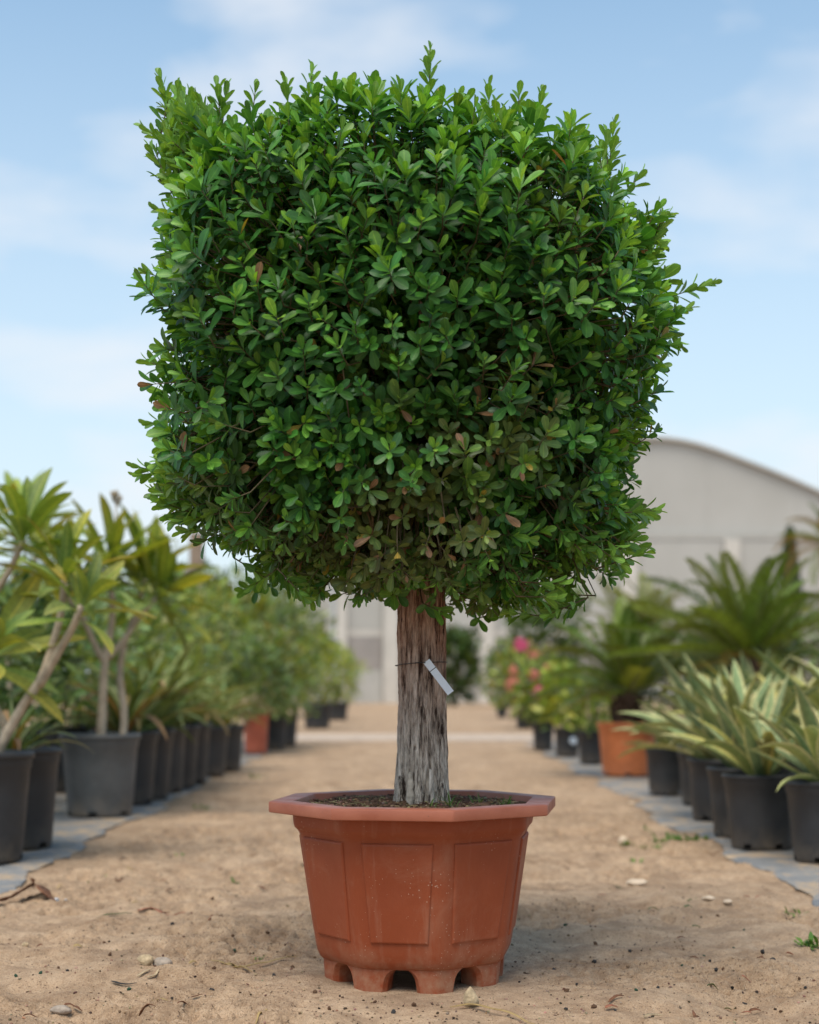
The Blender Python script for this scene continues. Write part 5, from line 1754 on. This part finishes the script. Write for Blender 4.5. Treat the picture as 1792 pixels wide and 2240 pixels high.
# single dark chips, each one a thing
chip_mats = [simple_mat('dark_chip', (0.035, 0.032, 0.030), 0.8, .4, 60, .3), simple_mat('brown_chip', (0.11, 0.062, 0.036), 0.9, .4, 60, .2), simple_mat('green_chip', (0.020, 0.055, 0.030), 0.75, .4, 60, .3)]
chip_me = [[np_mesh('chip', rock_template(1, 20 + j, .55)[0], rock_template(1, 20 + j, .55)[1], m_, False) for j in range(3)] for m_ in chip_mats]
chip_px = [(1240, 2168, 1), (1262, 2155, 0), (1212, 2120, 0), (1208, 2098, 1), (1300, 2108, 0), (1378, 2083, 0), (1440, 2165, 0), (1392, 2178, 2), (1532, 2100, 0), (1540, 2081, 2), (1553, 2104, 0), (1584, 2112, 1), (1567, 2117, 0), (1628, 2170, 0), (1640, 2171, 2), (1690, 2166, 1), (1668, 2084, 0),
           (1628, 2043, 2), (1606, 2070, 2), (1350, 2055, 1), (1400, 2028, 0), (1302, 2072, 1), (1708, 2188, 1), (1660, 2145, 0), (1690, 2109, 0), (1482, 2117, 0), (1492, 2104, 2), (1748, 2148, 1), (1762, 2165, 0), (1346, 2204, 0), (1300, 2200, 1), (1238, 2205, 0), (1525, 2205, 1), (1545, 2207, 1), (1236, 2028, 2), (1534, 2013, 0), (1570, 2012, 1),
           (36, 2138, 2), (90, 2136, 2), (62, 2090, 1), (282, 2166, 2), (512, 2080, 2), (524, 2081, 2), (548, 2090, 1), (510, 2068, 1), (468, 2132, 1), (466, 2162, 0), (512, 2185, 0), (377, 2040, 0), (330, 2061, 0), (484, 2022, 1), (285, 2060, 1), (228, 2070, 1), (186, 1958, 1), (450, 1953, 1), (465, 1974, 1), (586, 2058, 1), (128, 2122, 1), (148, 2132, 0), (240, 2096, 1), (640, 2112, 1), (600, 2140, 0), (230, 2215, 1), (690, 2175, 1), (720, 2205, 1), (820, 2195, 1), (905, 2200, 1), (860, 2215, 0)]
for px, py, kd in chip_px:
    x, y = gp(px, py)
    if math.hypot(x - POT_X, y - POT_Y) < 0.22: continue
    s = rd_.uniform(.004, .0078)
    o = link('chip', chip_me[kd][rd_.integers(0, 3)], None, (x, y, gz(x, y) + s * .38), (rd_.uniform(0, 6), rd_.uniform(-.5, .5), rd_.uniform(0, 6)), (s * rd_.uniform(.9, 1.5), s, s * .8))
    tag(o, ['small black stone chip lying on the sandy path', 'small brown bark crumb lying on the sandy path', 'small dark green chip lying on the sandy path'][kd], 'chip', ['black chips on the sand', 'brown crumbs on the sand', 'green chips on the sand'][kd])


def stone(px, py, sx, sy, sz, mats, label, seed, rz=0.0, name='stone', cat='stone', sub=3, sink=.25, tilt=0.0):
    x, y = gp(px, py)
    V, F = rock_template(sub, seed, .28)
    V = V + 0.04 * np.stack([fbm(V[:, 1] * 3 + seed, V[:, 2] * 3, seed, 3)] * 3, 1) * V
    o = empty(name, (x, y, gz(x, y)), label, cat, rz=rz)
    obj('body', V * np.array([sx, sy, sz]), F, mats, o, loc=(0, 0, sz * (1 - sink)), rot=(0, tilt, 0))
    return o


cream = simple_mat('cream_stone', (0.46, 0.35, 0.215), 0.9, .4, 60, .2, .6, 120)
pale = simple_mat('pale_stone', (0.60, 0.47, 0.34), 0.85, .2, 30, .25, .3, 80)
greyst = simple_mat('grey_stone', (0.36, 0.295, 0.235), 0.9, .3, 50, .2, .5, 90)


def one_stone(px, py, sx, sy, sz, m_, label, seed, rz=0, sink=.25, cone=0.0):
    x, y = gp(px, py)
    V, F = rock_template(3, seed, .42)
    V = V * (1 + .10 * fbm(V[:, 0] * 2 + V[:, 1], V[:, 2] * 2, seed, 3))[:, None]
    if cone: V[:, :2] *= (1 - cone * np.clip(V[:, 2], -.3, 1))[:, None]
    o = obj('stone', V * np.array([sx, sy, sz]), F, m_, None, loc=(x, y, gz(x, y) + sz * (1 - sink)), rot=(0, 0, rz))
    return tag(o, label, 'stone')


one_stone(1029, 2203, .0165, .0155, .022, cream, 'pointed cream pebble standing before the planter feet', 3, .4, .2, .55)
one_stone(318, 2130, .019, .016, .014, cream, 'tan half of the broken pebble beside pale chips', 5, .3, .3)
one_stone(356, 2128, .023, .017, .015, greyst, 'ridged grey half of the broken pebble', 9, -.2, .3)
one_stone(136, 2200, .024, .011, .0095, greyst, 'grey stubby stone lying on its side in the sand', 12, .15, .2)
one_stone(1392, 1941, .035, .018, .012, pale, 'long flat pale stone on the open sand', 14, -.1, .25)
one_stone(1363, 1838, .020, .018, .020, pale, 'round pale stone with a weed at its foot', 16, .2, .25)
one_stone(1382, 1762, .020, .018, .012, pale, 'pale flat pebble near the weed mat edge', 18, .2, .3)
one_stone(1550, 1988, .020, .014, .008, pale, 'thin pale flake of stone half buried in sand', 22, .2, .4)
one_stone(1592, 1992, .014, .012, .007, pale, 'small pale pebble next to the half buried flake', 23, .9, .4)
one_stone(56, 2072, .0095, .008, .006, cream, 'small tan pebble alone on the sand', 25, .9, .3)


def blade_thing(name, pts, width, mat, label, cat, n=24, lift=.003, arch_=.0, thick=.0012, prof=None, roll=0.0):
    """a long narrow dry leaf or straw lying on the sand, following its surface; pts in photograph pixels"""
    W3 = []
    for px, py in pts:
        x, y = gp(px, py); W3.append((x, y, 0))
    P = spline(W3, n)
    L = np.linspace(0, 1, n)
    P[:, 2] = ground_h(P[:, 0], P[:, 1]) + lift + arch_ * np.sin(L * math.pi)
    P[:, 2] = np.convolve(np.concatenate([[P[0, 2]] * 2, P[:, 2], [P[-1, 2]] * 2]), np.ones(5) / 5, 'valid') + .001
    T = np.gradient(P, axis=0); T = unit(T)
    S = unit(np.cross(T, np.array([0, 0, 1.0])))
    w = width * np.interp(L, *(prof or ([0, .15, .6, 1], [.3, 1, .9, .1])))
    cr = math.cos(roll); sr = math.sin(roll)
    V = []
    for k in range(n):
        for u, up_ in ((-1, .35), (0, 0), (1, .35)):
            for t_ in (0, 1):
                V.append(P[k] + S[k] * u * w[k] * .5 * cr + np.array([0, 0, 1]) * ((up_ + u * sr) * w[k] * .5 + t_ * thick + abs(sr) * w[k] * .5))
    F = []
    for k in range(n - 1):
        a_ = k * 6
        for i0, i1 in ((1, 3), (3, 5), (2, 0), (4, 2), (0, 1), (5, 4)):
            F.append((a_ + i0, a_ + i1, a_ + 6 + i1, a_ + 6 + i0))
    F += [(0, 2, 4, 5, 3, 1), tuple((n - 1) * 6 + i for i in (1, 3, 5, 4, 2, 0))]
    o0 = P[n // 2].copy(); o0[2] = gz(o0[0], o0[1])
    return tag(obj(name, np.array(V) - o0, F, mat, None, loc=tuple(o0)), label, cat)


dryleaf = simple_mat('dry_leaf', (0.17, 0.075, 0.038), 0.8, .4, 40, .25)
redleaf = simple_mat('reddish_leaf', (0.34, 0.135, 0.075), 0.75, .3, 40, .3)
greenblade = simple_mat('green_blade', (0.085, 0.105, 0.022), 0.6, .35, 50, .4)
straw = simple_mat('straw', (0.40, 0.28, 0.115), 0.7, .3, 40, .3)
blade_thing('leaf_piece', [(208, 2016), (240, 2011), (290, 2008)], .011, greenblade, 'green piece of leaf blade beside a curling reddish leaf', 'leaf')
blade_thing('dry_leaf', [(302, 2004), (345, 2001), (388, 2012), (432, 2010)], .013, redleaf, 'curling reddish dry leaf beside a green blade', 'leaf', prof=([0, .3, .6, 1], [.5, 1, .6, .15]))
blade_thing('straw_leaf', [(462, 2107), (520, 2112), (590, 2110), (652, 2096)], .0085, straw, 'long curved straw-coloured blade near the planter foot', 'leaf', arch_=.004)
blade_thing('straw', [(985, 2212), (1035, 2208), (1085, 2222), (1135, 2240), (1180, 2258)], .0075, straw, 'pale bent straw stem beside the pointed cream pebble', 'stem', arch_=.006)
blade_thing('dry_leaf', [(-20, 1985), (40, 1968), (80, 1962), (118, 1976)], 0.06, dryleaf, 'big curled dark brown dry leaf near the weed mat', 'leaf', arch_=.016, prof=([0, .3, .75, 1], [.2, .8, 1, .3]), roll=.5)
blade_thing('dark_shard', [(243, 2149), (270, 2155), (300, 2156)], .007, chip_mats[0], 'thin dark shard lying beside pale chips', 'shard')
blade_thing('pale_chip', [(300, 2147), (318, 2142), (335, 2139)], .008, cream, 'pale flat chip between dark shard and broken pebble', 'chip')
blade_thing('pale_chip', [(322, 2149), (338, 2145), (352, 2138)], .006, cream, 'second pale flat chip in front of the broken pebble', 'chip')
blade_thing('dry_leaf', [(505, 1926), (520, 1932), (535, 1933)], .010, greenblade, 'short olive leaf piece on the open sand', 'leaf')
blade_thing('dry_leaf', [(452, 1906), (475, 1910), (490, 1916)], .008, dryleaf, 'thin brown leaf piece on the open sand', 'leaf')
blade_thing('dry_twig', [(1410, 2236), (1432, 2232), (1450, 2236)], .010, cream, 'short pale stick at the edge of the bare sand', 'stick')
blade_thing('dry_twig', [(238, 1935), (258, 1940), (276, 1932)], .006, dryleaf, 'thin brown twig near the little green sprouts', 'twig')
blade_thing('dry_twig', [(1515, 2198), (1525, 2208), (1545, 2212), (1562, 2210)], .006, dryleaf, 'curved brown twig lying among black chips', 'twig')
blade_thing('dry_twig', [(585, 2215), (570, 2232), (555, 2252)], .005, straw, 'thin straw lying in front of the planter', 'straw')
blade_thing('dry_leaf', [(690, 2008), (655, 2020), (630, 2018)], .010, dryleaf, 'narrow brown leaf close behind the planter foot', 'leaf')
blade_thing('white_chip', [(122, 1983), (133, 1981), (146, 1983)], .016, tag_m, 'small bright white plastic chip by the brown leaf', 'chip', prof=([0, .4, .8, 1], [.4, 1, .9, .3]))

# weeds and grass sprouts
grass_m = leaf_mat('grass_blade', rough=0.5, trans=0.3, rib=0.0, rand=0.5)
GR = [strap_mesh('blade', 0.06, 0.0042, PROF_STRAP, dr, 0.3, grass_m, c_, 6, 3, None, 0, s_) for dr, c_, s_ in ((0.7, (0.08, 0.16, 0.03), 1), (1.2, (0.10, 0.17, 0.035), 2), (0.3, (0.07, 0.14, 0.03), 3))]
rw_ = np.random.default_rng(19)
BROAD = [strap_mesh('blade', 0.055, 0.016, PROF_ELL, dr, 0.2, grass_m, c_, 6, 3, None, 0, s_) for dr, c_, s_ in ((0.9, (0.10, 0.20, 0.035), 1), (1.3, (0.12, 0.22, 0.04), 2), (0.5, (0.085, 0.175, 0.03), 3))]


def weed(px, py, n, sc, label, wide=.02, pos=None, inc1=80):
    if pos is None:
        x, y = gp(px, py); z = gz(x, y)
    else:
        x, y, z = pos
    o = empty('grass_tuft', (x, y, z), label, 'weed')
    for k in range(n):
        a_ = rw_.uniform(0, 6.28); inc = math.radians(rw_.uniform(5, inc1))
        d_ = (math.cos(a_) * math.sin(inc), math.sin(a_) * math.sin(inc), math.cos(inc))
        nr_ = (-math.cos(a_) * math.cos(inc), -math.sin(a_) * math.cos(inc), math.sin(inc))
        g = link('blade', (BROAD if pos is None else GR)[rw_.integers(0, 3)], o)
        set_leaf(g, (rw_.normal(0, wide), rw_.normal(0, wide * .6), -.002), d_, nr_, sc * rw_.uniform(.6, 1.3))
    return o


weed(1462, 1834, 34, 1.05, 'low spreading green weed, biggest patch on the sand', .035)
weed(1520, 1836, 30, .9, 'flat green weed next to the biggest weed patch', .035)
weed(1432, 1850, 14, .85, 'thin green weed just before the biggest weed patch', .012)
weed(1365, 1842, 14, .75, 'green weed growing at the foot of the round pale stone', .014)
weed(1412, 1816, 7, .5, 'small green weed behind the biggest weed patch', .01)
weed(1388, 1880, 7, .55, 'small weed with brown crumb on the open sand', .012)
weed(1392, 1848, 7, .45, 'tiny green weed between the round stone and the big patch', .01)
weed(1775, 2074, 26, .62, 'dense pale green grass tuft on the bare sand', .014)
weed(1738, 2008, 12, .45, 'greenish weed on the little heap near the weed mat', .016)
weed(188, 1938, 10, .45, 'small bright green sprout near the thin brown twig', .008)
weed(148, 1942, 7, .38, 'smaller green sprout beside the bright green one', .007)
weed(114, 1944, 9, .38, 'flat green sprout behind the white chip', .012)
weed(228, 1920, 7, .38, 'green sprout by the thin brown twig, nearest the pots', .009)
weed(395, 1880, 7, .38, 'lone green sprout out on the open sand', .008)
weed(568, 2098, 9, .30, 'tiny green sprout above the curved straw-coloured blade', .008)
weed(445, 1770, 12, .8, 'low green weed at the foot of the black pots', .03)
weed(560, 1700, 12, .9, 'low green weed before the brick red pot', .04)
for (wx, wy, nn, sc, lb) in ((.075, -.10, 12, .6, 'green grass sprout in the planter soil next to the trunk foot'), (.135, -.06, 9, .55, 'green grass sprout in the planter soil midway to the rim'), (.195, -.055, 16, .6, 'bushy green grass sprout near the rim of the planter'), (.03, -.12, 5, .5, 'thin pale sprout right before the trunk foot')):
    weed(0, 0, nn, sc, lb, .006, (POT_X + wx, POT_Y + wy, soil_z(wx, wy) - .001), 45)

# scraps of dry leaf, each one a thing
scrap_mats = [dryleaf, redleaf, straw, greenblade]
scrap_lb = ['small dark brown dry leaf scrap on the sandy path', 'small reddish dry leaf scrap on the sandy path', 'small straw-coloured scrap on the sandy path', 'small olive green leaf scrap on the sandy path']
scrap_gr = ['brown leaf scraps', 'reddish leaf scraps', 'straw scraps', 'olive leaf scraps']
for k in range(46):
    side = -1 if k % 2 else 1
    py = rd_.uniform(1900, 2225)
    px = CX + side * rd_.uniform(300, 860)
    x, y = gp(px, py)
    if math.hypot(x - POT_X, y - POT_Y) < 0.3 or abs(x) > 1.1: continue
    ln = rd_.uniform(.014, .034) * F_PX / y
    a_ = rd_.uniform(-.9, .9)
    j = [0, 0, 1, 2, 3, 0][k % 6]
    blade_thing('leaf_scrap', [(px - ln / 2, py + ln * .12 * a_), (px, py - 2 * a_), (px + ln / 2, py - ln * .12 * a_)], rd_.uniform(.005, .010), scrap_mats[j], scrap_lb[j], 'leaf', n=8, arch_=rd_.uniform(0, .006), roll=rd_.uniform(-.4, .4))['group'] = scrap_gr[j]
